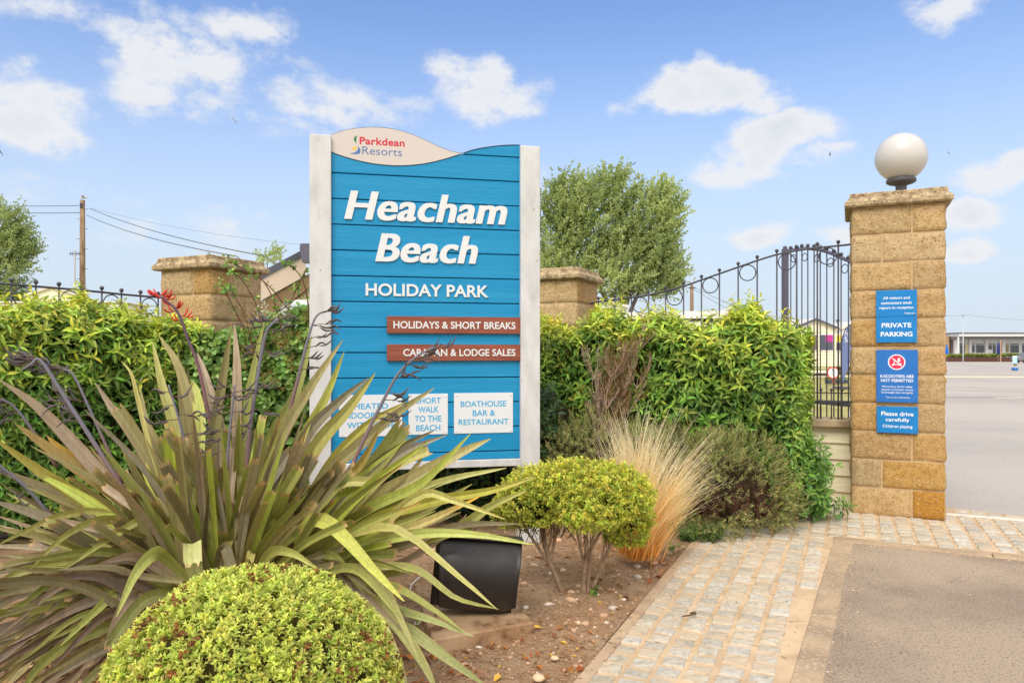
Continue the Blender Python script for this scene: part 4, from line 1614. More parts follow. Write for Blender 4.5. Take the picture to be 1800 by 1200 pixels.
for _ in range(34):
    px, py = random.uniform(425, 540), random.uniform(545, 690)
    c = at(px, py, 5.66)
    k = 26
    P = c + rng.normal(0, .022, (k, 3))
    put_leaves(fl, tmpl_small(.3, 0), P, rng.normal(0, 1, (k, 3)), rng.normal(0, 1, (k, 3)), .013, .006, np.array([S(178, 142, 88)]) * rng.uniform(.6, 1.25, (k, 1)))
for _ in range(10):
    c = at(random.uniform(455, 510), random.uniform(535, 560), 5.9)
    k = 10
    put_leaves(fl, tmpl_small(.3, 0), c + rng.normal(0, .02, (k, 3)), rng.normal(0, 1, (k, 3)), rng.normal(0, 1, (k, 3)), .02, .01, np.array([S(236, 232, 226)]) * np.ones((k, 1)))
fl.build("flower_clusters", M_small, broot)
stem_defs = [[(520, 560), (470, 500), (420, 468), (374, 448)], [(500, 600), (478, 520), (440, 470), (398, 462)], [(450, 640), (432, 560), (412, 520), (404, 505)], [(545, 505), (500, 540), (470, 560)],
             [(540, 470), (520, 510), (500, 560)], [(545, 560), (535, 500), (515, 470), (500, 466)], [(470, 620), (452, 540), (425, 492), (405, 480)], [(430, 580), (400, 520), (388, 500)]]
for st in stem_defs:
    sm = MB()
    pts = spline([at(px, py, 5.75 - .05 * i) for i, (px, py) in enumerate(st)], 14)
    sm.tube(pts, np.linspace(.006, .0025, 14), 6)
    so = sm.build("stem", mat("bramble stem", S(120, 84, 66), .8, .2), broot, smooth=True)
    k = 13
    i = rng.integers(2, 14, k)
    A = np.stack([rng.normal(0, .6, k), rng.normal(-.3, .5, k), rng.normal(.5, .3, k)], 1)
    lm = MB()
    shoots(lm, tmpl_round(), pts[i] + rng.normal(0, .015, (k, 3)), A, 3, .03, .034, .014, 80, 40, S(110, 146, 66), S(158, 186, 88))
    lm.build("leaves", M_leaf, so)

# low dark growth under the sign board
ug = thing("shrub", "dark green low shrub behind and under the sign board", "shrub", (-.5, 5.6, 0))
n = 900
P = np.stack([rng.uniform(-1.5, .35, n), 5.55 + rng.uniform(-.1, .35, n), rng.uniform(.08, .95, n)], 1)
P[:, 2] *= np.interp(P[:, 0], [-1.5, 0, .35], [1, .9, 1.1])
A = np.stack([rng.normal(0, .5, n), -.7 + rng.normal(0, .3, n), .4 + rng.normal(0, .3, n)], 1)
um = MB()
shoots(um, tmpl_laurel(), P, A, 7, .07, .075, .017, 95, 45, S(52, 78, 44), S(84, 112, 60))
um.build("foliage", M_leaf, ug)
MB().box((-.6, 5.95, .5), (2.1, .4, .95), .12).build("twig_core", M_core, ug)


# ------------------------------------------------------------------ clipped bushes of small leaves
def dome_points(c, rad, n, zmin=-1., pw=2.3, lump=.06, seed=0):
    d = norm(rng.normal(size=(n * 2, 3)))
    d = d[d[:, 2] > zmin][:n]
    k = (np.abs(d) ** pw).sum(1) ** (-1 / pw)
    p = d * k[:, None]
    p = p * (1 + lump * vnoise(d, 4.2, 50 + seed) + lump * .6 * vnoise(d, 11, 60 + seed))[:, None]
    nrm = norm(np.sign(p) * np.abs(p) ** (pw - 1) / np.array(rad))
    return np.array(c) + p * np.array(rad), nrm


fb = thing("clipped_bush", "round clipped lime green bush with tiny leaves at the front beside the flax", "bush", (-.72, 2.08, 0))
bc, brad = np.array([-.72, 2.06, .25]), np.array([.405, .42, .432])
mb = MB()
P, Nn = dome_points(bc, brad, 9000, -.72, 2.25, .03)
P = P - Nn * np.abs(rng.normal(0, .014, (len(P), 1)))
A = norm(Nn + np.array([0, 0, .35]) + rng.normal(0, .28, (len(P), 3)))
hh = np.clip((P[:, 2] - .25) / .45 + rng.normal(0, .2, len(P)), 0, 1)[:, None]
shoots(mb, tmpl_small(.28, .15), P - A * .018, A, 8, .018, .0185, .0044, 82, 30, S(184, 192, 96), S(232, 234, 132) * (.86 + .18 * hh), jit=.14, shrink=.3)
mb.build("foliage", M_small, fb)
dd = MB()
P, Nn = dome_points(bc, brad * .99, 800, -.5, 2.25, .02)
sel = vnoise(P, 9, 77) > .02
P, Nn = P[sel], Nn[sel]
shoots(dd, tmpl_small(.6, .3), P, norm(Nn + rng.normal(0, .5, P.shape)), 4, .008, .016, .0055, 80, 40, S(126, 84, 52), S(150, 104, 66))
dd.build("dead_leaves", mat("withered leaves", None, .85, .1, tint=True), fb)
cs = MB().sphere(bc, 1, 24, 16, sc=(brad * .86))
cs.build("twig_core", mat("bush inner twigs", S(122, 104, 66), .95, .05, col2=S(92, 84, 50), nscale=30, bump=1., bscale=60, bdist=.03), fb, smooth=True)

# multi stemmed clipped box
tb = thing("clipped_tree", "small cloud clipped box on bare gnarled stems beside the floodlight", "shrub", tuple(ground(1015, 1050, .02)))
TY = 3.86


def lobes(mb, defs, n, leafL, leafW):
    for (px, py, rx, ry, Y, w, zm) in defs:
        c = at(px, py, Y)
        rad = np.array([rx * Y / FPX, rx * Y / FPX * .85, ry * Y / FPX])
        P, Nn = dome_points(c, rad, int(n * w), zm, 2.2, .07, int(px))
        A = norm(Nn + np.array([0, 0, .4]) + rng.normal(0, .35, P.shape))
        P = P + Nn * rng.normal(0, .012, (len(P), 1))
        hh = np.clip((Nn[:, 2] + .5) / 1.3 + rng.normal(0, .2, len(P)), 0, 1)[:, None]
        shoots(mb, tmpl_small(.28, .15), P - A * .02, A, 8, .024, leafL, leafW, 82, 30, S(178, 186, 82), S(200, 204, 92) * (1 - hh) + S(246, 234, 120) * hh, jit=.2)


lm = MB()
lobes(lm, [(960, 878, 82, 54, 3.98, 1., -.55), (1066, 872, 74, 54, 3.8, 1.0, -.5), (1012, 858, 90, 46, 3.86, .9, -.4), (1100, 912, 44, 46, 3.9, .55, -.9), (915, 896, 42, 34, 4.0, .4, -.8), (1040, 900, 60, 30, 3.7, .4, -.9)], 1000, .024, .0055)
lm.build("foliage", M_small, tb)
ci = MB()
for (px, py, rx, ry, Y) in [(962, 880, 68, 36, 3.98), (1062, 872, 62, 34, 3.84), (1096, 908, 30, 30, 3.92)]:
    ci.sphere(at(px, py, Y), 1, 16, 10, sc=(rx * Y / FPX, rx * Y / FPX * .8, ry * Y / FPX))
ci.build("twig_core", M_core, tb, smooth=True)
stems = [([(1000, 1056), (985, 1030), (972, 1000), (962, 970), (955, 930), (950, 895)], 11, 6), ([(972, 1000), (945, 960), (925, 930), (915, 905)], 6, 3), ([(968, 985), (975, 950), (985, 915), (990, 890)], 6, 3), ([(962, 970), (970, 940), (968, 900)], 5, 3),
         ([(1028, 1056), (1026, 1030), (1028, 1000), (1032, 970), (1030, 935), (1030, 890)], 10, 6), ([(1030, 985), (1044, 955), (1058, 930), (1075, 900)], 6, 4), ([(1034, 1050), (1036, 1010), (1038, 970), (1045, 930), (1050, 890)], 6, 4),
         ([(1040, 1034), (1055, 1005), (1066, 975), (1078, 945), (1092, 915)], 8, 5), ([(1046, 1020), (1058, 985), (1062, 955), (1066, 915)], 5, 3), ([(1030, 1000), (1020, 960), (1012, 925), (1005, 890)], 5, 3)]
for pts, r0, r1 in stems:
    n = 16
    q = spline([at(px, py, 3.92 if px < 1010 else 3.86) for px, py in pts], n)
    q = q + .004 * np.stack([vnoise(q, 30, 5), vnoise(q, 30, 6), 0 * q[:, 0]], 1)
    MB().tube(q, np.linspace(r0, r1, n) * 3.9 / FPX * .5 * (1 + .14 * vnoise(q, 40, 7)), 8).build("stem", M_bark, tb, smooth=True)
tw = MB()
for k in range(120):
    a = at(random.uniform(905, 1110), random.uniform(925, 965), 3.9 + random.uniform(-.12, .15))
    b = at((a[0] / a[1] * FPX + 900) + random.uniform(-22, 22), random.uniform(885, 910), a[1] + random.uniform(-.05, .05))
    a = a * .4 + b * .6 if k % 3 == 0 else a
    tw.tube([a, (a + b) / 2 + rng.normal(0, .008, 3), b], [.0022, .0018, .0012], 4)
tw.build("twigs", M_twig, tb)

# feather grass
fg = thing("feather_grass", "pale straw coloured feather grass tussock fanning up beside the clipped box", "grass", tuple(ground(1118, 992, .02)))
gb0 = ground(1118, 992, .03)
mb = MB()
n = 2100
r_ = rng
base = gb0 + np.stack([r_.normal(0, .045, n), r_.normal(0, .045, n), 0 * r_.normal(size=n)], 1)
nc = 70
uc = r_.uniform(0, 1, nc)
lc_ = np.where(uc < .48, r_.normal(-.03, .10, nc), np.where(uc < .88, r_.normal(.60, .17, nc), r_.normal(.0, .6, nc)))
Lc_ = np.where(uc < .48, r_.normal(.76, .07, nc), np.where(uc < .88, r_.normal(.72, .08, nc), r_.normal(.42, .1, nc)))
dc_ = r_.normal(0, .24, nc)
ci_ = r_.integers(0, nc, n)
u = uc[ci_]
lean = np.clip(lc_[ci_] + r_.normal(0, .08, n), -1.1, 1.15)
Lg = np.clip(Lc_[ci_] * r_.uniform(.55, 1.12, n), .2, 1.0)
dep = dc_[ci_] + r_.normal(0, .05, n)
K = 8
t = np.linspace(0, 1, K)
bend = r_.uniform(.25, .9, n) * np.sign(lean + .001)
ang = lean[:, None] * (.55 + .45 * t[None]) + (bend[:, None] * .35) * t[None] ** 2.2
dx = np.cumsum(np.sin(ang), 1) / K * Lg[:, None]
dz = np.cumsum(np.cos(ang), 1) / K * Lg[:, None]
dy = dep[:, None] * (t[None] ** 1.2) * Lg[:, None]
Q = base[:, None] + np.stack([dx, dy, dz], -1)
wd = (.0019 * (1 - .75 * t))[None, :, None] * r_.uniform(.7, 1.3, n)[:, None, None]
ra = r_.uniform(0, 3.14, n)
sd_ = np.stack([np.cos(ra), np.sin(ra), 0 * ra], 1)[:, None]
V = np.stack([Q - sd_ * wd, Q + sd_ * wd], 2).reshape(-1, 3)
i, j = np.meshgrid(np.arange(n), np.arange(K - 1), indexing='ij')
b0 = i * K * 2 + j * 2
q = np.stack([b0, b0 + 1, b0 + 3, b0 + 2], -1).reshape(-1, 4)
cA, cB, cC = S(230, 160, 76), S(242, 204, 136), S(252, 236, 208)
tc_ = t[None, :, None] * r_.uniform(.75, 1.25, (n, 1, 1))
colg = np.where(tc_ < .4, cA + (cB - cA) * tc_ / .4, cB + (cC - cB) * np.clip((tc_ - .4) / .5, 0, 1)) * r_.uniform(.8, 1.12, (n, 1, 1))
mb.add(V, q, np.repeat(colg, 2, axis=1).reshape(-1, 3))
mb.build("blades", M_straw, fg)

# grey-green fine shrub, dry brown in the lower front
gs = thing("grey_shrub", "sprawling grey green shrub with a bare brown patch between the feather grass and hedge", "shrub", (1.3, 5.6, 0))
mb, br = MB(), MB()
for (px, py, rx, ry, Y, n, z) in [(1290, 850, 95, 80, 5.42, 1500, -.8), (1220, 812, 92, 50, 5.6, 1100, -.6), (1130, 802, 82, 46, 5.7, 900, -.6), (1350, 880, 40, 46, 5.5, 420, -.9), (1040, 800, 60, 60, 5.6, 650, -.7), (1240, 905, 70, 40, 5.35, 520, -.9), (1170, 860, 60, 60, 5.55, 500, -.9), (985, 790, 45, 40, 5.6, 300, -.8)]:
    c = at(px, py, Y)
    rad = np.array([rx * Y / FPX, .30, ry * Y / FPX])
    P, Nn = dome_points(c, rad, n, z, 2.1, .12, int(px))
    P = P + Nn * rng.normal(0, .03, (len(P), 1))
    A = norm(Nn + np.array([0, 0, .5]) + rng.normal(0, .5, P.shape))
    pxl = P[:, 0] / P[:, 1] * FPX + 900
    pyl = HY - (P[:, 2] - EYE) / P[:, 1] * FPX
    bare = ((pxl - 1290) / 90) ** 2 + ((pyl - 885) / 34) ** 2 + .7 * vnoise(P, 14, 8) < .75
    g = ~bare
    shoots(mb, tmpl_small(.2, .1), P[g], A[g], 14, .075, .021, .0034, 75, 25, S(144, 146, 98), S(198, 192, 130), jit=.2)
    if bare.any():
        shoots(br, tmpl_small(.2, .1), P[bare] - Nn[bare] * .03, A[bare], 10, .07, .024, .002, 70, 30, S(110, 78, 66), S(136, 102, 84), jit=.25)
        sel = bare & (rng.uniform(0, 1, len(P)) < .22)
        if sel.any():
            shoots(mb, tmpl_small(.2, .1), P[sel], A[sel], 12, .06, .02, .0034, 75, 25, S(144, 146, 98), S(198, 192, 130), jit=.2)
mb.build("foliage", M_small, gs)
br.build("bare_twigs", mat("dead purple brown twigs", None, .9, .1, tint=True), gs)
co = MB()
for (px, py, rx, ry, Y) in [(1290, 860, 76, 60, 5.52), (1220, 815, 76, 45, 5.75), (1130, 805, 66, 40, 5.8), (1050, 815, 50, 45, 5.7), (1180, 870, 50, 50, 5.6)]:
    co.sphere(at(px, py, Y), 1, 16, 10, sc=(rx * Y / FPX, .22, ry * Y / FPX))
co.build("twig_core", mat("brown inner twigs", S(70, 58, 44), .95, .05, bump=1., bscale=50, bdist=.04), gs, smooth=True)
# small green tuft at its foot
tf = thing("low_plant", "low green plant at the foot of the grey shrub beside the path edge", "plant", tuple(ground(1230, 945, .02)))
n = 240
g0 = np.array([ground(rng.uniform(1195, 1270), rng.uniform(925, 950), .02) for _ in range(n)])
A = np.stack([rng.normal(0, .5, n), rng.normal(-.2, .5, n), 1 + 0 * g0[:, 0]], 1)
mb = MB()
shoots(mb, tmpl_laurel(.3, .2), g0, A, 7, .07, .04, .006, 80, 30, S(86, 112, 60), S(130, 150, 84))
mb.build("foliage", M_small, tf, )

# dry brown conifer-like skeleton in front of the hedge
dc = thing("dead_shrub", "dry brown upright dead shrub with bare twigs in front of the hedge", "shrub", (.72, 5.72, 0))
mb, lf = MB(), MB()


def branch(p, d, L, r, lev):
    k = 6
    pts = [np.array(p)]
    dd = np.array(d)
    for i in range(k):
        dd = norm(dd + rng.normal(0, .13, 3) + np.array([0, 0, .10]))
        pts.append(pts[-1] + dd * L / k)
    mb.tube(pts, np.linspace(r, max(r * .35, .0009), k + 1), 4, caps=False)
    if lev < 3:
        for i in range(12 if lev == 0 else (8 if lev == 1 else 4)):
            j = rng.integers(1, k)
            nd = norm(dd * .9 + rng.normal(0, .42, 3) + np.array([0, 0, .35]))
            branch(pts[j], nd, L * rng.uniform(.2, .42), r * .6, lev + 1)
    else:
        EN.append(pts[-1])


EN = []
for k in range(9):
    b = at(1066 + random.uniform(-22, 22), 800, 5.72 + random.uniform(-.08, .08))
    branch(b, (random.uniform(-.10, .10), random.uniform(-.1, .1), 1), random.uniform(.5, .85), .0045, 0)
mb.build("branches", mat("dry twigs", S(190, 164, 146), .9, .1, col2=S(164, 136, 116), nscale=8), dc)
EN = np.array(EN)
pxl = EN[:, 0] / EN[:, 1] * FPX + 900
sel = (pxl > 1058) & (rng.uniform(0, 1, len(EN)) < .5)
if sel.any():
    shoots(lf, tmpl_small(.2, .1), EN[sel], norm(rng.normal(0, .4, (sel.sum(), 3)) + np.array([0, -.2, 1])), 8, .05, .018, .003, 60, 20, S(140, 110, 66), S(166, 140, 78))
    lf.build("dry_foliage", M_small, dc)

# ================================================================== New Zealand flax
fx = thing("flax_plant", "large bronze green strap leaved flax clump with dark seed stalks in front of the sign", "plant", (-1.28, 3.35, 0))
OLV, GRN, PNK, YEL, GLD, DRK, GRY = S(150, 140, 94), S(152, 154, 84), S(166, 146, 124), S(184, 178, 104), S(226, 176, 50), S(120, 110, 80), S(148, 138, 116)
strapmb = MB()


def strap(pts, w, col, cut=False, fold=.3, roll=0., tipcol=None, n=15):
    P = spline(pts, 61)[np.round(np.concatenate([np.linspace(0, .955, n - 1), [1.]]) * 60).astype(int)]
    T = norm(np.gradient(P, axis=0))
    view = norm(np.array([0, 0, EYE]) - P)
    Sd = norm(np.cross(T, view))
    Nn = np.cross(Sd, T)
    c, s = math.cos(roll), math.sin(roll)
    Sd, Nn = Sd * c + Nn * s, Nn * c - Sd * s
    t = np.concatenate([np.linspace(0, .955, n - 1), [1.]])
    prof = np.clip(.62 + t * 1.1, 0, 1)
    if cut:
        prof = prof * np.where(t > .96, .92, 1)
    else:
        prof = prof * np.clip((1 - t) / .55, 0.012, 1) ** .62
    h = (w * .5 * prof)[:, None]
    j = np.zeros(n)
    if cut:
        j[-1] = 1
    i = np.arange(n - 1)
    cc = np.tile(col, (n, 1)) * (1 + .10 * vnoise(P, 6, 3))[:, None]
    base = np.clip(1 - t * 3.2, 0, 1)[:, None]
    cc = cc * (1 - base * .35) + S(176, 182, 92) * base * .35
    if tipcol is not None:
        k = np.clip((t - .8) / .2, 0, 1)[:, None]
        cc = cc * (1 - k) + tipcol * k
    if cut:
        k = np.clip((t - .965) / .035, 0, 1)[:, None]
        cc = cc * (1 - k) + S(206, 168, 118) * k
    va = random.uniform(.95, 1.25)
    # seven ribs across each half, so that the blade shows its veins and a thin tan margin
    for side, g in ((-1, .95), (1, 1.05)):
        fr = np.array([0, .22, .44, .66, .86, 1.])
        V, C = [], []
        for a, x in enumerate(fr):
            sway = T * (j[:, None] * w * random.uniform(-.3, .4))
            V.append(P + Sd * h * (x * side) + Nn * (fold * h * x ** 1.2) - sway)
            k = va * g * random.uniform(.86, 1.12)
            ca = cc * k
            if x == 1.:
                ca = ca * .55 + S(178, 128, 76) * .45
            if x == 0.:
                ca = cc * va * .82
            C.append(ca)
        m = len(fr)
        ii, aa = np.meshgrid(np.arange(n - 1), np.arange(m - 1), indexing='ij')
        q = np.stack([aa * n + ii, (aa + 1) * n + ii, (aa + 1) * n + ii + 1, aa * n + ii + 1], -1).reshape(-1, 4)
        strapmb.add(np.concatenate(V), q, np.clip(np.concatenate(C), 0, 1))


def hero(pts, wpx, col, Y0=3.35, Y1=3.2, cut=False, fold=.3, roll=None, tipcol=None):
    """a leaf through photo points from its foot (depth Y0) to its tip (depth Y1)"""
    k = len(pts)
    Q = [at(px, py, Y0 + (Y1 - Y0) * (i / (k - 1)) ** 1.4) for i, (px, py) in enumerate(pts)]
    strap(Q, wpx * .88 * (Y0 + Y1) / 2 / FPX, col, cut, fold, random.uniform(-.35, .35) if roll is None else roll, tipcol)


H = hero
# upright leaves, back of the clump
H([(405, 960), (414, 760), (417, 650), (412, 568)], 22, PNK, 3.5, 3.6)
H([(350, 960), (372, 780), (392, 660), (406, 580)], 22, OLV, 3.4, 3.4)
H([(430, 960), (425, 800), (440, 680), (466, 558)], 20, GRN, 3.5, 3.6)
H([(360, 940), (342, 760), (316, 650), (280, 590)], 22, OLV, 3.5, 3.6)
H([(330, 930), (308, 760), (285, 680), (268, 600)], 22, S(176, 172, 104), 3.5, 3.6)
H([(380, 950), (385, 780), (365, 680), (347, 620)], 26, PNK, 3.55, 3.7)
H([(340, 930), (352, 760), (345, 690), (333, 668)], 24, S(190, 194, 110), 3.5, 3.6, cut=False)
H([(320, 930), (328, 780), (320, 690), (312, 620)], 20, OLV, 3.5, 3.6)
H([(300, 930), (255, 800), (220, 740), (200, 720), (168, 673)], 25, PNK, 3.45, 3.5, tipcol=GRY)
H([(310, 940), (270, 820), (230, 750), (205, 715)], 26, OLV, 3.4, 3.4, cut=True)
H([(320, 930), (280, 800), (255, 740), (247, 684)], 22, OLV, 3.5, 3.6)
H([(300, 900), (262, 780), (240, 690), (230, 655), (213, 634)], 9, S(186, 176, 110), 3.4, 3.4)
H([(310, 940), (302, 830), (298, 755)], 24, S(160, 172, 62), 3.25, 3.2, cut=True, roll=0)
H([(345, 935), (340, 800), (335, 720), (330, 650)], 20, DRK, 3.5, 3.6)
H([(460, 940), (465, 800), (520, 690), (548, 590)], 24, GRN, 3.5, 3.7)
H([(450, 960), (480, 800), (540, 690), (602, 598)], 26, OLV, 3.45, 3.5)
H([(470, 960), (520, 800), (572, 700), (605, 618)], 22, S(172, 172, 78), 3.45, 3.55)
H([(470, 980), (545, 800), (610, 720), (659, 656)], 30, YEL, 3.4, 3.4)
H([(460, 970), (530, 780), (590, 710), (647, 664)], 24, GRY, 3.42, 3.45)
H([(480, 980), (560, 850), (640, 775), (700, 725), (763, 682)], 26, OLV, 3.4, 3.3)
H([(490, 980), (570, 830), (640, 750), (713, 706)], 22, S(186, 178, 92), 3.4, 3.4)
H([(500, 980), (600, 870), (660, 815), (712, 745)], 36, GRN, 3.4, 3.4, cut=True)
H([(470, 1000), (560, 880), (630, 820), (670, 748)], 24, S(168, 146, 78), 3.3, 3.2)
H([(520, 980), (600, 880), (680, 800), (763, 756)], 24, DRK, 3.4, 3.4)
H([(520, 990), (610, 880), (700, 800), (785, 764)], 22, GRY, 3.4, 3.4)
H([(540, 1000), (640, 890), (730, 840), (800, 800), (862, 771)], 34, S(176, 164, 110), 3.4, 3.4)
H([(540, 1000), (640, 900), (740, 850), (827, 762)], 24, S(168, 176, 80), 3.35, 3.3)
H([(540, 990), (650, 860), (700, 815), (757, 790)], 22, YEL, 3.4, 3.4, cut=True)
H([(540, 1000), (680, 890), (780, 845), (890, 822)], 20, S(186, 184, 112), 3.4, 3.4)
H([(520, 1010), (640, 920), (760, 880), (860, 862), (942, 838)], 24, S(178, 174, 80), 3.3, 3.2, tipcol=YEL)
H([(540, 1010), (660, 930), (740, 868), (800, 880), (888, 912)], 20, YEL, 3.25, 3.1)
H([(540, 1020), (680, 960), (800, 930), (860, 890), (925, 862)], 26, GRN, 3.3, 3.2, tipcol=YEL)
H([(500, 1030), (640, 960), (740, 938), (840, 940), (940, 957)], 22, S(172, 178, 96), 3.2, 3.05)
H([(520, 1030), (680, 970), (800, 925), (917, 920)], 20, DRK, 3.3, 3.2)
H([(500, 1030), (620, 960), (740, 920), (842, 873)], 26, S(190, 172, 110), 3.3, 3.2, tipcol=GLD)
H([(560, 1020), (700, 990), (800, 925), (820, 903)], 14, PNK, 3.3, 3.3)
H([(480, 1020), (560, 960), (630, 935), (703, 932), (800, 1008), (873, 1070)], 22, YEL, 3.2, 2.8, roll=.5)
H([(470, 1030), (520, 940), (560, 914), (600, 940), (655, 1000), (710, 1056)], 34, S(186, 188, 92), 3.15, 2.6, roll=.3)
H([(500, 1040), (600, 1000), (660, 1015), (690, 1060), (737, 1160)], 26, S(182, 176, 112), 3.1, 2.5, roll=.4)
H([(560, 1040), (650, 1000), (730, 1000), (800, 1050), (876, 1070)], 17, S(170, 170, 96), 3.1, 2.8, roll=.4)
H([(560, 1050), (640, 1030), (700, 1035), (760, 1070), (816, 1110)], 18, GRN, 3.05, 2.7, roll=.4)
H([(560, 1060), (640, 1050), (700, 1072), (760, 1090), (832, 1118)], 22, S(164, 170, 110), 3.0, 2.7, roll=.4)
H([(570, 1080), (660, 1090), (720, 1110), (790, 1160), (856, 1206)], 30, S(168, 170, 112), 2.9, 2.4, roll=.3)
H([(560, 1060), (640, 1050), (690, 1090), (740, 1160), (770, 1220)], 30, S(176, 174, 110), 2.95, 2.4, roll=.3)
H([(590, 1100), (650, 1080), (690, 1140), (720, 1220)], 26, S(186, 182, 120), 2.8, 2.3, roll=.3)
H([(480, 980), (545, 900), (600, 850), (653, 846)], 20, YEL, 3.2, 3.2, cut=True)
H([(560, 970), (590, 915), (612, 885), (640, 862)], 18, GLD, 3.15, 3.1, roll=0.)
H([(520, 950), (545, 920), (560, 905), (592, 876)], 14, GLD, 3.2, 3.2, roll=0.)
H([(560, 1010), (640, 960), (720, 930), (810, 900)], 30, OLV, 3.35, 3.3)
H([(540, 1010), (620, 930), (700, 860), (745, 800)], 28, S(168, 154, 110), 3.4, 3.4)
H([(550, 1020), (640, 950), (740, 900), (830, 850)], 24, S(152, 150, 84), 3.4, 3.4)
# left side
H([(330, 980), (220, 880), (120, 770), (60, 710), (0, 668)], 27, PNK, 3.4, 3.2)
H([(330, 990), (200, 910), (90, 840), (-10, 770)], 31, S(174, 164, 84), 3.3, 3.0)
H([(320, 960), (190, 860), (90, 790), (26, 744)], 26, S(166, 142, 84), 3.4, 3.3)
H([(320, 950), (200, 850), (110, 790), (82, 765)], 18, S(198, 160, 70), 3.4, 3.4)
H([(330, 990), (200, 930), (80, 860), (-20, 820)], 26, DRK, 3.35, 3.2)
H([(330, 1000), (200, 960), (80, 910), (-20, 878)], 30, GRY, 3.3, 3.0)
H([(330, 1010), (220, 970), (110, 950), (-20, 925)], 26, OLV, 3.25, 2.9)
H([(330, 1010), (240, 930), (180, 912), (115, 940), (52, 1000)], 20, YEL, 3.2, 2.7, roll=.4)
H([(340, 1010), (300, 920), (255, 910), (185, 950), (110, 1002)], 20, S(196, 196, 116), 3.15, 2.7, roll=.4)
H([(330, 1000), (200, 905), (110, 905), (50, 930), (-10, 960)], 16, S(192, 186, 110), 3.2, 2.8, roll=.4)
H([(330, 1020), (230, 990), (130, 985), (40, 1000), (-20, 1032)], 18, S(188, 188, 104), 3.1, 2.7, roll=.4)
H([(350, 1030), (240, 985), (150, 990), (80, 1030), (10, 1086)], 24, GRN, 3.05, 2.5, roll=.4)
H([(350, 1040), (290, 980), (268, 974), (236, 1010), (204, 1084)], 30, S(180, 184, 104), 3.0, 2.5, roll=.3)
H([(360, 1050), (280, 1020), (211, 1036), (160, 1080), (106, 1134)], 24, S(182, 186, 106), 2.95, 2.45, roll=.3)
H([(350, 1040), (250, 1020), (160, 1010), (60, 1030), (-20, 1050)], 34, S(150, 140, 104), 3.05, 2.6)
H([(350, 1050), (240, 1040), (130, 1050), (30, 1075), (-20, 1070)], 32, S(158, 160, 84), 3.0, 2.5)
H([(330, 1060), (220, 1060), (100, 1100), (30, 1160), (-10, 1180)], 22, OLV, 2.95, 2.45)
H([(300, 1080), (220, 1090), (120, 1130), (60, 1180), (40, 1220)], 26, GRN, 2.8, 2.3)
H([(300, 1100), (230, 1120), (160, 1150), (80, 1200)], 24, GRY, 2.8, 2.35)
H([(280, 1120), (220, 1150), (170, 1180), (120, 1230)], 26, S(166, 160, 110), 2.7, 2.3)
H([(320, 1030), (210, 1000), (110, 1010), (30, 1040), (-20, 1055)], 20, S(186, 150, 130), 3.1, 2.7)
H([(356, 1060), (340, 990), (338, 955), (339, 996)], 34, S(196, 196, 128), 3.0, 2.85, cut=True, roll=0)
H([(380, 1060), (385, 990), (395, 960), (408, 1000)], 20, DRK, 3.0, 2.9, cut=True)
H([(430, 1060), (436, 1000), (442, 970), (438, 985)], 17, YEL, 3.0, 2.9, cut=True)
H([(440, 1050), (470, 975), (510, 970), (560, 1000)], 22, S(186, 188, 104), 3.0, 2.7)
# random fill through the fan, many of them trimmed stubs
for k in range(380):
    a = random.gauss(0, 46)
    a = max(-86, min(86, a + (6 if k % 2 else -4)))
    b0 = (395 + a * 1.7 + random.uniform(-50, 50), random.uniform(975, 1075))
    cut = random.random() < .62
    Lp = random.uniform(110, 260) if cut else random.uniform(200, 360)
    c, s = math.cos(R(a)), math.sin(R(a))
    m = (b0[0] + s * Lp * .5, b0[1] - c * Lp * .55)
    drop = (abs(a) / 86) ** 2 * Lp * .14
    e = (b0[0] + s * Lp * 1.03, b0[1] - c * Lp * .98 + drop)
    Y0 = random.uniform(3.0, 3.65)
    if e[1] < 715 or (e[1] > 900 and e[0] > 735):
        continue
    H([b0, m, e], random.uniform(11, 25), [OLV, GRN, PNK, GRN, DRK, GRY, OLV, S(160, 170, 74)][k % 8] * random.uniform(.9, 1.2), Y0, Y0 + random.uniform(-.45, .35), cut=cut,
      roll=random.uniform(-.9, .9), tipcol=S(196, 150, 90) if (not cut and random.random() < .15) else None)
# skirt leaves low at the sides and front, hanging to the soil
for k in range(70):
    sd = random.choice([-1, 1])
    b0 = (395 + sd * random.uniform(30, 170), random.uniform(1010, 1090))
    Lp = random.uniform(150, 330) if sd < 0 else random.uniform(90, 190)
    e = (b0[0] + sd * Lp, b0[1] + random.uniform(-30, 90))
    m = (b0[0] + sd * Lp * .5, (b0[1] + e[1]) / 2 - random.uniform(20, 70))
    Y0 = random.uniform(2.95, 3.4)
    H([b0, m, e], random.uniform(15, 26), [OLV, GRY, PNK, DRK, GRN][k % 5] * random.uniform(.75, 1.0), Y0, Y0 - random.uniform(.1, .5), roll=random.uniform(-.6, .6))
# dark older leaves drooping low on the left, down to the soil
for k in range(95):
    b0 = (random.uniform(230, 370), random.uniform(1020, 1120))
    e = (random.uniform(-60, 190), random.uniform(985, 1240))
    m = ((b0[0] + e[0]) / 2 + random.uniform(-20, 20), (b0[1] + e[1]) / 2 - random.uniform(15, 60))
    Y0 = random.uniform(2.75, 3.3)
    Y1 = min(Y0 - random.uniform(.1, .4), (EYE - .04) * FPX / max(1., e[1] - HY))
    H([b0, m, e], random.uniform(13, 25), [S(122, 100, 82), DRK, S(140, 120, 100), OLV, S(104, 88, 72), GRN][k % 6] * random.uniform(.8, 1.05), Y0, Y1, roll=random.uniform(-.7, .7), cut=random.random() < .15)
strapmb.build("leaves", M_strap, fx, smooth=True)

# flower stalks with seed pods
SK, PD, RF = S(116, 112, 122), S(80, 70, 70), S(206, 62, 48)


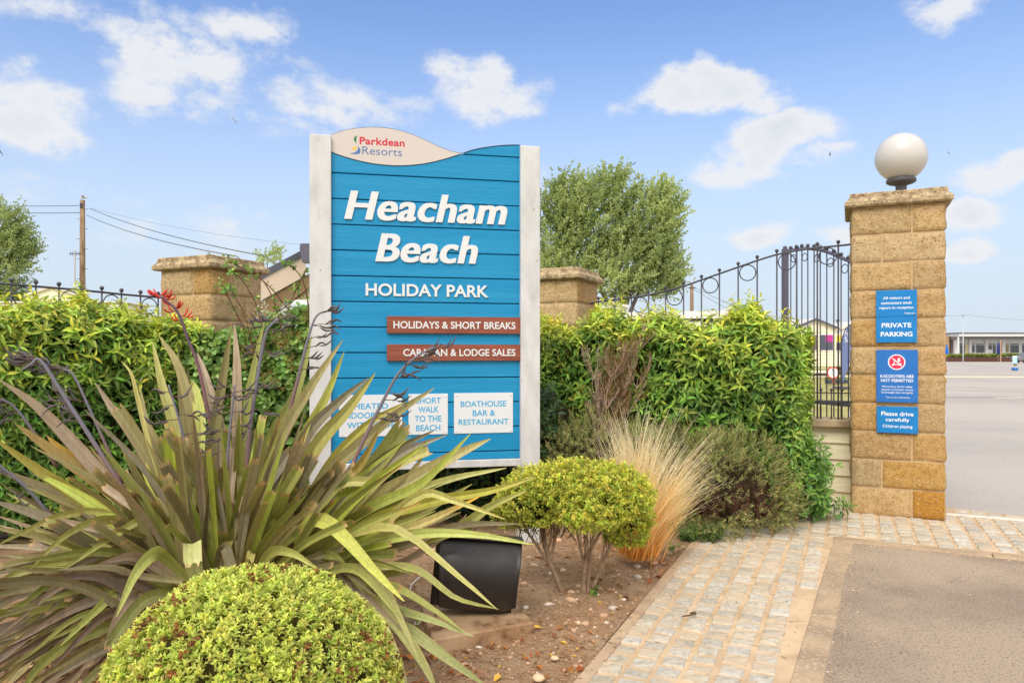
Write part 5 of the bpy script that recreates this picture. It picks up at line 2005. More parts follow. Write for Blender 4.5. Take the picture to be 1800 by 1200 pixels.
def flower_stalk(pts, Y0, Y1, r0, pods, col=SK, red=False, pod_from=.35, side=0):
    k = len(pts)
    n = 26
    P = spline([at(px, py, Y0 + (Y1 - Y0) * i / (k - 1)) for i, (px, py) in enumerate(pts)], n)
    mb = MB()
    low = S(140, 98, 92)
    t = np.linspace(0, 1, n)[:, None]
    cc = low * np.clip(1 - t * 2.5, 0, 1) + col * np.clip(t * 2.5, 0, 1)
    mb.tube(P, np.linspace(r0, r0 * .4, n), 7, col=cc)
    so = mb.build("flower_stalk", M_stalk, fx, smooth=True)
    T = norm(np.gradient(P, axis=0))
    for j in range(pods):
        pb = MB()
        t = min(.99, pod_from + (1 - pod_from) * (j + random.uniform(0, 1)) / pods)
        i = int(t * (n - 1))
        p = P[i]
        sgn = side if side else (1 if j % 2 else -1)
        out = norm(np.array([sgn * 1., random.uniform(-.5, .5), random.uniform(-.1, .35)]) - T[i] * .15)
        Lb = random.uniform(.05, .12) * (1.15 - .5 * t) * (.4 if red else 1)
        b = [p, p + out * Lb * .5 + np.array([0, 0, .006]), p + out * Lb]
        pb.tube(spline(b, 5), [.0022, .002, .0018, .0016, .0016], 4, col=S(110, 84, 74))
        for q in range(random.randint(2, 3)):
            s0 = b[0] + (b[2] - b[0]) * (.45 + .27 * q)
            d = norm(out + rng.normal(0, .35, 3) + np.array([0, 0, .2]))
            if red:
                L_ = random.uniform(.03, .045)
                up_ = np.array([0, 0, L_ * .5])
                pb.tube(spline([s0, s0 + d * L_ * .5 + up_ * .5, s0 + d * L_ * .8 + up_ * 1.3], 6), [.0022, .004, .0045, .004, .003, .0008], 6, col=RF * random.uniform(.7, 1.15))
            else:
                L_ = random.uniform(.05, .082)
                up_ = np.array([0, 0, 1.]) * L_ * random.uniform(.12, .34) * random.choice([1, 1, -1])
                mid = s0 + d * L_ * .5 - up_ * .4
                pb.tube(spline([s0, mid, s0 + d * L_ + up_], 8), [.0016, .0036, .0048, .0052, .0047, .0038, .0026, .0005], 6, col=PD * random.uniform(.75, 1.5) + random.uniform(0, .03))
        pb.build("flower_cluster" if red else "seed_pod_sprig", M_stalk, so, smooth=True)


flower_stalk([(250, 925), (210, 850), (160, 770), (115, 700), (72, 634), (55, 640), (38, 650)], 3.3, 3.2, .012, 16, side=-1, pod_from=.4)
flower_stalk([(215, 850), (185, 780), (158, 720), (130, 660), (115, 650), (95, 646)], 3.4, 3.4, .008, 9, side=-1)
flower_stalk([(150, 970), (100, 920), (50, 860), (0, 818), (-30, 790)], 3.3, 3.1, .010, 5, side=-1)
flower_stalk([(100, 820), (60, 760), (30, 720), (8, 704), (-14, 700)], 3.4, 3.3, .008, 8, side=-1)
flower_stalk([(356, 910), (335, 820), (315, 740), (296, 676)], 3.3, 3.3, .009, 9)
flower_stalk([(372, 760), (350, 650), (330, 595), (312, 548), (285, 524), (272, 520)], 3.4, 3.45, .009, 11, red=True, pod_from=.52, col=S(92, 66, 84))
flower_stalk([(395, 900), (400, 800), (408, 720), (413, 676)], 3.2, 3.2, .008, 11)
flower_stalk([(432, 880), (436, 780), (450, 680), (466, 590), (482, 566), (490, 562)], 3.25, 3.3, .011, 13, pod_from=.25)
flower_stalk([(505, 740), (525, 660), (540, 600), (556, 556), (580, 545)], 3.5, 3.6, .009, 9, side=1, pod_from=.25)
flower_stalk([(600, 860), (640, 772), (668, 715), (700, 657), (735, 625), (765, 610)], 3.3, 3.3, .010, 12, side=1, pod_from=.3)

# ================================================================== floodlight on its slab
g = ground(838, 1100, .05)
sl_pts = [ground(760, 1140, .05), ground(938, 1108, .05), ground(893, 1056, .05), ground(740, 1078, .05)]
sl = MB()
pl = np.array(sl_pts)[:, :2]
ctr = pl.mean(0)
v = np.concatenate([np.c_[pl, np.full(4, .082)], np.c_[pl, np.full(4, -.03)]])
inn = ctr + (pl - ctr) * .975
v = np.concatenate([np.c_[inn, np.full(4, .090)], v])
f_ = [(0, 1, 2, 3)] + [(4 + i, 4 + (i + 1) % 4, (i + 1) % 4, i) for i in range(4)] + [(8 + i, 8 + (i + 1) % 4, 4 + (i + 1) % 4, 4 + i) for i in range(4)]
sl.add(v, f_)
tag(sl.build("concrete_slab", M_slab, loc=(ctr[0], ctr[1], 0)), "soil stained concrete slab under the black floodlight", "slab")
LY = 3.42
fc = at(832, 1020, LY)
fA = R(6)
fr = thing("floodlight", "black moulded floodlight seen from behind standing on the concrete slab", "floodlight", (fc[0], fc[1], .05), fA)
# profile of the back shell in (y, z): y towards the camera negative
W2 = .186
prof = [(.060, .345), (.02, .352), (-.055, .325), (-.095, .27), (-.105, .21), (-.092, .14), (-.062, .075), (-.02, .035), (.035, .028)]
pf = np.array(spline([(a, 0, b) for a, b in prof], 22))[:, [0, 2]]
mb = MB()
nx = 13
xs = np.linspace(-1, 1, nx)
V = []
for (y, z) in pf:
    for x in xs:
        wz = W2 * (.88 + .15 * (z - .03) / .32)
        e = abs(x) ** 6
        yy = y + .02 * e * (1 if y < .03 else 0)
        V.append((x * wz, yy, z))
n0, n1 = len(pf), nx
i, j = np.meshgrid(np.arange(n0 - 1), np.arange(n1 - 1), indexing='ij')
q = np.stack([i * n1 + j, i * n1 + j + 1, (i + 1) * n1 + j + 1, (i + 1) * n1 + j], -1).reshape(-1, 4)
ends = [[a * n1 for a in range(n0)], [a * n1 + n1 - 1 for a in range(n0)][::-1]]
mb.add(V, [q[:, ::-1].copy(), np.array(ends)])
tiltM = Matrix.Translation((0, 0, .03)) @ Matrix.Rotation(R(6), 4, 'Y')
vv = mb.v[0] @ np.array(tiltM)[:3, :3].T + np.array(tiltM)[:3, 3]
mb.v[0] = vv
mb.build("housing", M_black, fr, local=True, smooth=True)
MB().box((0, .075, .19), (2 * W2 + .035, .022, .345), .008, M=tiltM).build("front_rim", M_black, fr, local=True)
MB().box((0, .088, .19), (2 * W2 - .01, .008, .31), .002, M=tiltM).build("glass", M_glass, fr, local=True)
MB().box((0, .035, .362), (2 * W2 + .03, .10, .012), .004, M=tiltM).build("top_lip", M_black, fr, local=True)
for sx in (-1, 1):
    x = sx * (W2 - .012)
    MB().box((x, .02, .05), (.006, .03, .11), .001).build("bracket", M_rust, fr, local=True)
# cable of the floodlight
cb = MB()
cb.tube(spline([ground(742, 1010, .06), ground(722, 1030, .05), ground(730, 1052, .05), ground(770, 1068, .06), at(800, 1060, 3.45)], 20), .0045, 6)
tag(cb.build("power_cable", mat("grey white cable", S(206, 200, 192), .6, .3), smooth=True), "pale cable curling over the soil to the floodlight", "cable")

# ================================================================== trees
def tree(name, label, base, Y, lobes_px, trunks, n_twig, seed, wind=(.35, 0, .8), col=(S(140, 156, 100), S(210, 218, 160)), leaf=.16):
    root = thing(name, label, "tree", (base[0], base[1], 0))
    r = np.random.default_rng(seed)
    fol = MB()
    tot = sum(l[4] for l in lobes_px)
    for (px, py, rx, ry, w) in lobes_px:
        n = int(n_twig * w / tot)
        c = at(px, py, Y)
        rad = np.array([rx, rx * .9, ry]) * Y / FPX
        d = norm(r.normal(size=(n, 3)))
        rr = r.uniform(.25, 1.0, n) ** .55
        P = c + d * rr[:, None] * rad * (1 + .13 * vnoise(d, 5, seed) + .08 * vnoise(d, 13, seed + 1))[:, None]
        A = norm(d * np.array([.8, .8, .45]) + np.array(wind) + r.normal(0, .22, (n, 3)))
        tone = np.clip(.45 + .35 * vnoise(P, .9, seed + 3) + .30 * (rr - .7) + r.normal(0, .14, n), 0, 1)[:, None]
        Lt = r.uniform(.55, 1.15, n)
        for k in range(30):
            t = r.uniform(0, 1, n)
            pos = P + A * (Lt * t)[:, None] + r.normal(0, .09, (n, 3)) * (1.1 - t)[:, None]
            D = norm(A * .6 + r.normal(0, .7, (n, 3)))
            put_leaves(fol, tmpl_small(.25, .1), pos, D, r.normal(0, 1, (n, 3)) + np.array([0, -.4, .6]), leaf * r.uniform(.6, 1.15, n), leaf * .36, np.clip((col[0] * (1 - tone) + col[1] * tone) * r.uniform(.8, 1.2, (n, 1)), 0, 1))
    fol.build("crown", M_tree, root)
    tr = MB()
    for pts, r0 in trunks:
        tr.tube(spline([at(px, py, Y) if py < 900 else np.array([at(px, 600, Y)[0], Y, -.1]) for px, py in pts], 14), np.linspace(r0, r0 * .3, 14), 8)
    tr.build("trunk", M_trunk, root, smooth=True)
    return root


tb_ = at(1085, 620, 40)
tree("poplar_tree", "big wind swept poplar tree standing beyond the middle pillar", tb_, 40.,
     [(1040, 395, 66, 84, 1.5), (1078, 344, 34, 36, .5), (1005, 330 + 40, 40, 60, .5), (1146, 402, 44, 76, 1.1), (1172, 362, 22, 32, .35), (975, 430, 42, 74, .9), (1100, 470, 70, 56, .9), (1060, 500, 60, 46, .6), (1165, 470, 30, 44, .45), (1000, 480, 50, 50, .6), (1120, 420, 60, 70, .7), (1150, 495, 46, 40, .6), (990, 370, 40, 50, .4)],
     [([(1095, 950), (1096, 600), (1092, 500), (1060, 440), (1055, 400)], .24), ([(1094, 560), (1110, 500), (1135, 440), (1150, 350)], .17), ([(1094, 590), (1120, 520), (1160, 460), (1180, 400)], .13), ([(1085, 560), (1040, 480), (1000, 400)], .14), ([(1092, 520), (1085, 430), (1090, 340)], .09)], 2700, 5, leaf=.14)
tree("leafy_tree", "green tree at the left edge beyond the ball topped railing", at(0, 620, 42), 42.,
     [(-46, 446, 80, 84, 1.5), (6, 404, 32, 36, .5), (26, 448, 28, 36, .5), (-24, 502, 56, 46, .7), (-100, 430, 80, 84, .8), (8, 545, 28, 32, .3)],
     [([(-40, 950), (-40, 600), (-30, 480), (-10, 400)], .25), ([(-36, 560), (0, 480), (25, 430)], .12), ([(-40, 560), (-80, 470), (-100, 400)], .12)], 1300, 9, leaf=.13, wind=(.3, 0, .7), col=(S(138, 154, 100), S(206, 214, 156)))
tree("small_tree", "tiny treetop showing above the dark edged lodge roof", at(472, 620, 60), 60.,
     [(470, 452, 16, 10, 1.), (462, 462, 14, 8, .6), (482, 448, 10, 8, .5)], [([(470, 950), (470, 600), (470, 455)], .1)], 40, 12, wind=(.6, 0, .5))

# ================================================================== buildings beyond
# lodge with dark fascia behind the left pillar
def at_wall(px, py, Y):
    return at(px, py, Y)


lodge = thing("lodge", "lodge gable with dark grey roof edge between the left pillar and the sign", "building", (*at(560, 620, 11)[:2], 0))
A0, A1 = at(430, 493, 10.6), at(537, 436, 11.2)
dr = A1 - A0
A2 = at(700, 500, 12.2)


def slab_between(mb, p, q, h, d, off=(0, 0, 0)):
    """sloping board from p to q (its upper edge), h high, d deep"""
    p, q = np.array(p) + off, np.array(q) + off
    n = norm(np.array([p[0] * .8, p[1], 0.])) * -1.
    dn = np.array([0, 0, -h])
    v = [p, q, q + dn, p + dn]
    v = v + [a - n * d * (1 if n[1] < 0 else -1) for a in v]
    return mb.add(v, [(0, 1, 2, 3), (7, 6, 5, 4), (0, 4, 5, 1), (3, 2, 6, 7), (0, 3, 7, 4), (1, 5, 6, 2)])


slab_between(MB(), A0, A1, .115, 4.0).build("roof", M_fascia, lodge)
slab_between(MB(), A1, A2, .115, 4.0).build("roof", M_fascia, lodge)
slab_between(MB(), A0 + np.array([0, .02, -.11]), A1 + np.array([0, .02, -.11]), .30, .06).build("bargeboard", M_soffit, lodge)
slab_between(MB(), A0 + np.array([.05, .25, -.36]), A1 + np.array([.05, .25, -.36]), .22, .5).build("soffit", M_tan, lodge)
wl_ = at(440, 560, 11.3)
mb = MB()
pw = [at(425, 545, 11.3), at(545, 480, 11.7), at(700, 545, 12.4)]
mb.add([pw[0], pw[1], pw[2], pw[2] * np.array([1, 1, 0]), pw[0] * np.array([1, 1, 0])], [(0, 1, 2, 3, 4)])
mb.build("wall", M_crwall, lodge)
mb = MB()
q0 = at(537.5, 445, 10.95)
mb.add([q0 + np.array(v) for v in ((-.07, -.03, .14), (.07, -.03, .14), (.085, -.03, .07), (.045, -.03, -.14), (-.045, -.03, -.14), (-.085, -.03, .07), (-.07, .12, .14), (.07, .12, .14), (.085, .12, .07), (.045, .12, -.14), (-.045, .12, -.14), (-.085, .12, .07))], [(5, 4, 3, 2, 1, 0), (6, 7, 8, 9, 10, 11)] + [(i, (i + 1) % 6, (i + 1) % 6 + 6, i + 6) for i in range(6)])
mb.build("ridge_cap", mat("grey ridge cap", S(96, 96, 108), .5, .3), lodge)
wn = MB().box(at(500, 562, 11.2), (.75, .05, .6), .01)
wo = wn.build("window", M_frame, lodge)
MB().box(at(500, 562, 11.15), (.62, .05, .48), .005).build("pane", mat("pale reflective glass", S(196, 206, 216), .2, .5), wo)


def gable_house(name, label, cx, Y, wpx, ridge_py, eave_py, base_z, depth, wallm, trimm, roofm, skew=0., over=.12, trim=.14, cat="caravan"):
    """a gable end facing the viewer"""
    c = at(cx, 620, Y)
    w = wpx * Y / FPX
    zr, ze = EYE + (HY - ridge_py) / FPX * Y, EYE + (HY - eave_py) / FPX * Y
    root = thing(name, label, cat, (c[0], Y, 0), R(skew))
    mb = MB()
    h = w / 2
    mb.prism([(-h, base_z), (h, base_z), (h, ze), (0, zr), (-h, ze)], 0, depth)
    mb.build("wall", wallm, root, local=True)
    for s in (-1, 1):
        mb = MB()
        e = np.array([(0, zr + .09), (s * (h + over), ze - over * (zr - ze) / h + .09)])
        mb.prism([tuple(e[0]), tuple(e[1]), (e[1][0], e[1][1] - .07), (e[0][0], e[0][1] - .07)][::s], -.14, depth + .1)
        mb.build("roof", roofm, root, local=True)
        mb = MB()
        mb.prism([(e[0][0], e[0][1] - .0), tuple(e[1]), (e[1][0], e[1][1] - trim), (e[0][0], e[0][1] - trim)][::s], -.17, -.142)
        mb.build("bargeboard", trimm, root, local=True)
    return root, Y / FPX, c


def facade_box(root, sc, cx, px0, px1, py0, py1, Y, m, name, y0=-.03, d=.05, parent=None):
    x0, x1 = (px0 - cx) * sc, (px1 - cx) * sc
    z0, z1 = EYE + (HY - py1) * sc, EYE + (HY - py0) * sc
    return MB().box(((x0 + x1) / 2, y0, (z0 + z1) / 2), (x1 - x0, d, z1 - z0), .008).build(name, m, parent or root, local=True)


cr, sc, cc = gable_house("static_caravan", "cream static caravan with yellow posters behind the open iron gate", 1433, 42., 74, 561.5, 577, .55, 9., mat("cream caravan siding", S(236, 230, 200), .6, .3, bump=.0), M_fascia, M_crroof)
for i in range(9):
    facade_box(cr, sc, 1433, 1396.5, 1469.5, 584 + i * 7.8, 584.8 + i * 7.8, 42, mat("siding joint", S(206, 198, 170), .7, .2), "siding_joint", -.004, .012)
w1 = facade_box(cr, sc, 1433, 1440, 1465.5, 587, 617, 42, M_frame, "window", -.03)
facade_box(cr, sc, 1433, 1442, 1463.5, 588.5, 615.5, 42, M_glass, "pane", -.052, .02, w1)
facade_box(cr, sc, 1433, 1450, 1463, 588.8, 601, 42, M_magenta, "poster", -.066, .01, w1)
w2 = facade_box(cr, sc, 1433, 1405, 1438, 587, 617, 42, M_frame, "window", -.03)
facade_box(cr, sc, 1433, 1406, 1436.5, 588.5, 615.5, 42, mat("brown curtained glass", S(128, 108, 96), .3, .4), "pane", -.052, .02, w2)
facade_box(cr, sc, 1433, 1407, 1431.5, 588.5, 602, 42, M_yellow, "poster", -.066, .01, w2)
facade_box(cr, sc, 1433, 1396.5, 1469.5, 651, 655.5, 42, M_crwall, "skirting", -.02, .06)
facade_box(cr, sc, 1433, 1396, 1470, 655.6, 660, 42, mat("dark underside", S(96, 92, 92), .9, .1), "chassis", .5, .5)

cr2, sc2, _ = gable_house("static_caravan", "white static caravan at the left of the tall pillar behind the slate blue banner", 1510, 46., 86, 566, 580, .5, 9., mat("white caravan siding", S(238, 236, 226), .6, .3), M_crwall, M_crroof)
w = facade_box(cr2, sc2, 1510, 1468, 1482, 588, 618, 46, M_frame, "window", -.03)
facade_box(cr2, sc2, 1510, 1469, 1481, 602, 616, 46, M_glass, "pane", -.052, .02, w)
facade_box(cr2, sc2, 1510, 1469, 1481, 589, 601, 46, M_yellow, "poster", -.066, .01, w)
facade_box(cr2, sc2, 1510, 1466, 1500, 645, 652, 46, mat("dark underside", S(96, 92, 92), .9, .1), "chassis", .5, .5)
MB().lathe([(.07, 0), (.07, .22), (.14, .24), (.14, .3), (.02, .34)], (0, 3.0, EYE + (HY - 567) * sc2), 10).build("roof_vent", M_fascia, cr2, local=True)

gr, sc3, _ = gable_house("lodge", "pale green gabled lodge rising behind the hedge left of the gate", 1304, 38., 128, 541, 568, 0., 8., M_gable, M_gtrim, M_crroof, cat="building")
c4 = at(1195, 620, 36)
cvn = thing("static_caravan", "long pale roofed caravan behind the ringed railing and the hedge", "caravan", (c4[0], 36, 0))
mb = MB()
x0, x1 = at(1045, 620, 36)[0] - c4[0], at(1292, 620, 36)[0] - c4[0]
zr = EYE + (HY - 543) / FPX * 36
mb.add([(x0, 0, zr - .55), (x1, 0, zr - .42), (x1, 1.6, zr + .02), (x0, 1.6, zr - .1), (x1, 3.2, zr - .45), (x0, 3.2, zr - .55)], [(0, 1, 2, 3), (3, 2, 4, 5)])
mb.build("roof", M_crroof, cvn, local=True)
MB().box(((x0 + x1) / 2, 1.6, (zr - .62) / 2), (x1 - x0 - .2, 2.9, zr - .65), .03).build("wall", M_crwall, cvn, local=True)
cv3 = at(1060, 620, 15)
cv3r = thing("lodge", "white lodge roof edge just right of the middle pillar", "building", (cv3[0], 15, 0))
p0, p1 = at(1030, 520, 15), at(1105, 536, 15)
slab_between(MB(), p0, p1, .06, 3.).build("roof", M_crroof, cv3r)
slab_between(MB(), p0 + np.array([0, .05, -.05]), p1 + np.array([0, .05, -.05]), .9, 2.6).build("wall", M_render, cv3r)
lc = thing("static_caravan", "pale caravan roof low behind the left hedge and railing", "caravan", (*at(90, 620, 32)[:2], 0))
sc5 = 32 / FPX
r0_, r1_, r2_ = at(42, 517, 32), at(88, 502, 32), at(150, 519, 32)
for a, b in ((r0_, r1_), (r1_, r2_)):
    slab_between(MB(), a, b, .10, 7.).build("roof", M_crroof, lc)
mb = MB()
q_ = [r0_ + np.array([.1, .1, -.06]), r1_ + np.array([0, .1, -.08]), r2_ + np.array([-.1, .1, -.06])]
mb.add(q_ + [q_[2] * np.array([1, 1, 0]), q_[0] * np.array([1, 1, 0])], [(0, 1, 2, 3, 4)])
mb.build("wall", M_crwall, lc)
lc2 = thing("static_caravan", "long white caravan side low at the far left behind the railing", "caravan", (*at(20, 620, 36)[:2], 0))
c_ = at(30, 620, 36)
MB().box((c_[0] - 2, 37.4, 1.85), (14, 2.8, 3.7), .05).build("wall", M_crwall, lc2)
MB().box((c_[0] - 2, 37.4, 3.75), (14.2, 3.0, .10), .04).build("roof", M_crroof, lc2)

# reception building
RB = 115.0
rc = at(1664, 620, RB)
rb_ = thing("reception_building", "long low white flat roofed reception building across the car park", "building", (rc[0], RB, 0))
sR = RB / FPX


def rbox(px0, px1, py0, py1, m, name, y0, d, parent=None):
    x0, x1 = (px0 - 1664) * sR, (px1 - 1664) * sR
    z0, z1 = EYE + (HY - py1) * sR, EYE + (HY - py0) * sR
    return MB().box(((x0 + x1) / 2, y0 + d / 2, (z0 + z1) / 2), (x1 - x0, d, z1 - z0), .02).build(name, m, parent or rb_, local=True)


rbox(1672, 1960, 586.3, 591.5, M_frame, "roof_fascia", -2.0, 12)
rbox(1668, 1962, 584.9, 586.2, M_fascia, "roof", -2.2, 12.4)
rbox(1674, 1958, 591.6, 595.5, mat("grey soffit boards", S(150, 146, 144), .8, .2), "soffit", -1.2, 2.2)  # plain grey boards under the roof edge
rbox(1684, 1958, 595.5, 634, M_render, "wall", 1.0, 9)
rbox(1664, 1671.5, 591, 634, M_brick, "brick_wing", .4, 9)
rbox(1672, 1674, 591.6, 634, M_frame, "column", -1.8, .25)
rbox(1678.5, 1684, 597, 634, M_frame, "column", -.2, .6)
wins = [(1684.5, 1691.5, 604, 621, 'g'), (1694, 1701.5, 604, 621, 'g'), (1702, 1708, 604, 621, 'd'), (1714.5, 1719.5, 604, 619, 'g'), (1722.5, 1736.5, 604, 619.5, 'w'), (1743, 1750, 604, 614, 'g'), (1752, 1757, 604, 621, 'g'), (1760, 1766, 604, 621, 'y'), (1774, 1780, 604, 619, 'y'), (1783, 1798, 604, 619.5, 'g'),
        (1804, 1818, 604, 619, 'g'), (1824, 1840, 604, 619, 'g'), (1850, 1866, 604, 619, 'g')]
for (a, b, c, d, k) in wins:
    fo = rbox(a - .6, b + .6, c - .6, d + .6, M_frame, "window", .92, .07)
    rbox(a, b, c, d, {'g': M_glass, 'd': mat("cream door", S(226, 206, 170), .6, .3), 'w': M_glass, 'y': mat("warm tan glass", S(150, 138, 110), .3, .4)}[k], "pane", .86, .05, fo)  # some panes have a flat warm tan colour
    rbox(a, b, c + 1.8, c + 2.5, M_frame, "transom", .82, .03, fo)
for (a, b) in ((1708.8, 1713.5), (1738, 1742.5), (1767, 1773)):
    rbox(a, b, 596, 622, M_frame, "pilaster", .7, .3)
# raised planter in front
bd = thing("planter_bed", "long timber edged raised bed with green planting in front of the reception building", "planter", (rc[0] + 8, 109.5, 0))
sP = 109.5 / FPX
x0, x1 = at(1655, 620, 109.5)[0], at(1960, 620, 109.5)[0]
MB().box(((x0 + x1) / 2, 110.4, .30), (x1 - x0, 1.8, .70), .04).build("timber_edge", M_timber, bd)
n = 2600
P = np.stack([rng.uniform(x0, x1, n), rng.uniform(109.6, 111.2, n), rng.uniform(.62, 1.0, n)], 1)
P[:, 2] += .12 * vnoise(P, .8, 4)
yl = (vnoise(P, .35, 9) > .62) & (rng.uniform(0, 1, n) < .5)
A = np.stack([rng.normal(0, .5, n), rng.normal(-.2, .4, n), 1 + 0 * P[:, 0]], 1)
mb = MB()
c0 = np.where(yl[:, None], S(224, 196, 50), S(104, 122, 62))
shoots(mb, tmpl_small(), P, A, 5, .2, .26, .06, 80, 30, c0, np.where(yl[:, None], S(236, 208, 60), S(166, 172, 92)))
mb.build("planting", M_small, bd)
# lamp column
lp_ = at(1693, 620, 104)
lc_ = thing("lamp_post", "slim grey lamp post in front of the reception building", "lamp post", (lp_[0], 104, 0))
ztop = EYE + (HY - 554) * 104 / FPX
MB().tube([(0, 0, 0), (0, 0, 1.2), (0, 0, ztop)], [.10, .07, .05], 10).build("column", mat("galvanised column", S(190, 194, 200), .5, .4), lc_, local=True, smooth=True)
MB().box((.0, -.1, ztop + .06), (.42, .5, .10), .03).build("lamp_head", mat("galvanised column", None), lc_, local=True)
# closed parasols
for (px, Y, top, m, lab) in ((1755, 106.5, 602, mat("navy parasol cloth", S(48, 62, 120), .8, .2), "closed navy parasol standing before the reception windows"), (1664.5, 106.5, 606, mat("bright blue parasol cloth", S(30, 110, 200), .8, .2), "closed bright blue parasol just right of the tall stone pillar")):
    p = at(px, 620, Y)
    pr = thing("parasol", lab, "parasol", (p[0], Y, 0))
    zt = EYE + (HY - top) * Y / FPX
    MB().tube([(0, 0, 0), (0, 0, zt + .1)], .04, 8).build("pole", M_pole, pr, local=True)
    MB().lathe([(.05, zt + .05), (.16, zt - .5), (.24, zt - 1.2), (.20, 1.15), (.08, 1.1)], (0, 0, 0), 10).build("canopy", m, pr, local=True)
p = at(1759, 620, 106)
MB_ = MB().tube([(p[0], 106, 0), (p[0], 106, EYE + (HY - 597) * 106 / FPX)], .06, 8)
tag(MB_.build("timber_post", mat("pale orange post", S(206, 160, 130), .7, .2), loc=(p[0], 106, 0)), "slim pale orange post beside the closed navy parasol", "post")

# pavement board
AY = 54.
p = at(1784, 620, AY)
sa = AY / FPX
pb_ = thing("pavement_sign", "small upright pavement sign with blue picture panel in the car park", "sign", (p[0], AY, 0), R(-8))
zb, zt = .12, EYE + (HY - 626.5) * sa
MB().box((0, 0, (zt + .3) / 2 + .05), (7.5 * sa, .05, zt - .3), .01).build("panel", M_frame, pb_, local=True)
MB().box((0, -.032, zt - .28), (6.6 * sa, .012, .46), .003).build("picture", mat("sky blue picture", S(120, 196, 226), .4, .3, col2=S(214, 236, 240), nscale=5), pb_, local=True)
MB().box((0, -.032, zt - .60), (6.6 * sa, .012, .16), .003).build("picture", mat("olive picture", S(130, 140, 80), .4, .3, col2=S(90, 96, 60), nscale=12), pb_, local=True)
MB().box((0, .0, .12), (8 * sa, .42, .2), .05).build("base", M_sblue2, pb_, local=True)

# parked car at the right edge
CY = 92.
p = at(1792.5, 620, CY)
car = thing("parked_car", "dark grey parked car cut off by the right edge of the picture", "car", (p[0] + 2.1, CY + .9, 0))
body = [(-2.1, .32), (-2.12, .62), (-2.0, .82), (-1.2, .95), (-.55, 1.38), (.7, 1.42), (1.5, 1.0), (2.05, .9), (2.1, .6), (2.05, .32)]
mb = MB()
nb_ = len(body)
rows = []
for (y, k) in ((-.86, .96), (-.80, 1.), (.80, 1.), (.86, .96)):
    rows.append([(x * k, y + (.12 if z > 1. and y < 0 else (-.12 if z > 1. else 0)), .35 + (z - .35) * k) for x, z in body])
v = np.array(rows).reshape(-1, 3)
f = [(r_ * nb_ + i, r_ * nb_ + (i + 1) % nb_, (r_ + 1) * nb_ + (i + 1) % nb_, (r_ + 1) * nb_ + i) for r_ in range(3) for i in range(nb_)] + [tuple(range(nb_)), tuple(range(4 * nb_ - 1, 3 * nb_ - 1, -1))]
mb.add(v, f)
mb.build("body", M_car, car, local=True)
mb = MB()
mb.add([(-1.05, -.765, .98), (-.5, -.765, 1.30), (.65, -.765, 1.33), (1.2, -.765, 1.02)], [(0, 3, 2, 1)])
mb.build("side_window", M_glass, car, local=True)
for sx in (-1.3, 1.3):
    for sy in (-.78, .78):
        t_ = MB().lathe([(.2, -.1), (.31, -.1), (.33, -.06), (.33, .06), (.31, .1), (.2, .1)], (0, 0, 0), 20).build("wheel", M_tyre, car, local=True)
        t_.location = (sx, sy, .33)
        t_.rotation_euler = (R(90), 0, 0)
        h = MB().lathe([(.02, -.1), (.2, -.085), (.2, .085), (.02, .1)], (0, 0, 0), 14).build("hub", mat("alloy", S(170, 170, 172), .4, .5), t_, local=True)
MB().sphere((-2.02, -.6, .68), .11, 12, 8, sc=(.6, 1.3, .7)).build("headlight", M_frame, car, local=True)

# speed limit sign
SY = 30.
p = at(1464, 655, SY)
s6 = SY / FPX
sp = thing("speed_sign", "round red ringed five speed limit sign on a brown timber post", "sign", (p[0], SY, 0))
zc = p[2]
MB().box((.05, .06, zc / 2), (.13, .10, zc), .01).build("post", mat("red brown post", S(146, 104, 82), .85, .2), sp, local=True)
d0 = disc(10.8 * s6, -.02, .0, cz=zc)
d0o = d0.build("plate", mat("red ring", S(222, 70, 66), .5, .3), sp, local=True)
disc(8.6 * s6, -.026, -.0202, cz=zc).build("white_face", M_frame, d0o, local=True)
mb = MB()
put_text(mb, "5", -3. * s6, 2.6 * s6, zc - 1.2 * s6, zc + 7.2 * s6, -.0265, .004, -.01)
mb.build("numeral", M_iron, d0o, local=True)
MB().box((0, -.028, zc - 4.2 * s6), (8 * s6, .003, .7 * s6), 0).build("small_print", M_iron, d0o, local=True)
# grey planter troughs behind it
for (a, b, c, d, Y, lab) in ((1456.5, 1464, 668, 688, 31., "narrow dark grey planter box left of the speed limit post"), (1468, 1491, 668, 694, 31.5, "wide dark grey planter trough right of the speed limit post")):
    q0, q1 = at(a, d, Y), at(b, c, Y)
    pt = thing("planter", lab, "planter", ((q0[0] + q1[0]) / 2, Y, 0))
    wv_, ht = q1[0] - q0[0], q1[2]
    MB().box((0, .2, ht / 2), (wv_, .4, ht), .02).build("trough", mat("slate grey trough", S(72, 78, 90), .6, .3), pt, local=True)
    MB().box((0, .2, ht + .012), (wv_ + .04, .44, .03), .008).build("rim", mat("pale trough rim", S(126, 134, 144), .6, .3), pt, local=True)
    n = 60
    P = np.stack([rng.uniform(q0[0], q1[0], n), rng.uniform(Y, Y + .35, n), np.full(n, ht)], 1)
    lf_ = MB()
    shoots(lf_, tmpl_small(), P, rng.normal(0, .4, (n, 3)) + np.array([0, 0, 1]), 5, .1, .08, .02, 80, 30, S(120, 134, 80), S(170, 180, 110))
    lf_.build("plants", M_small, pt)
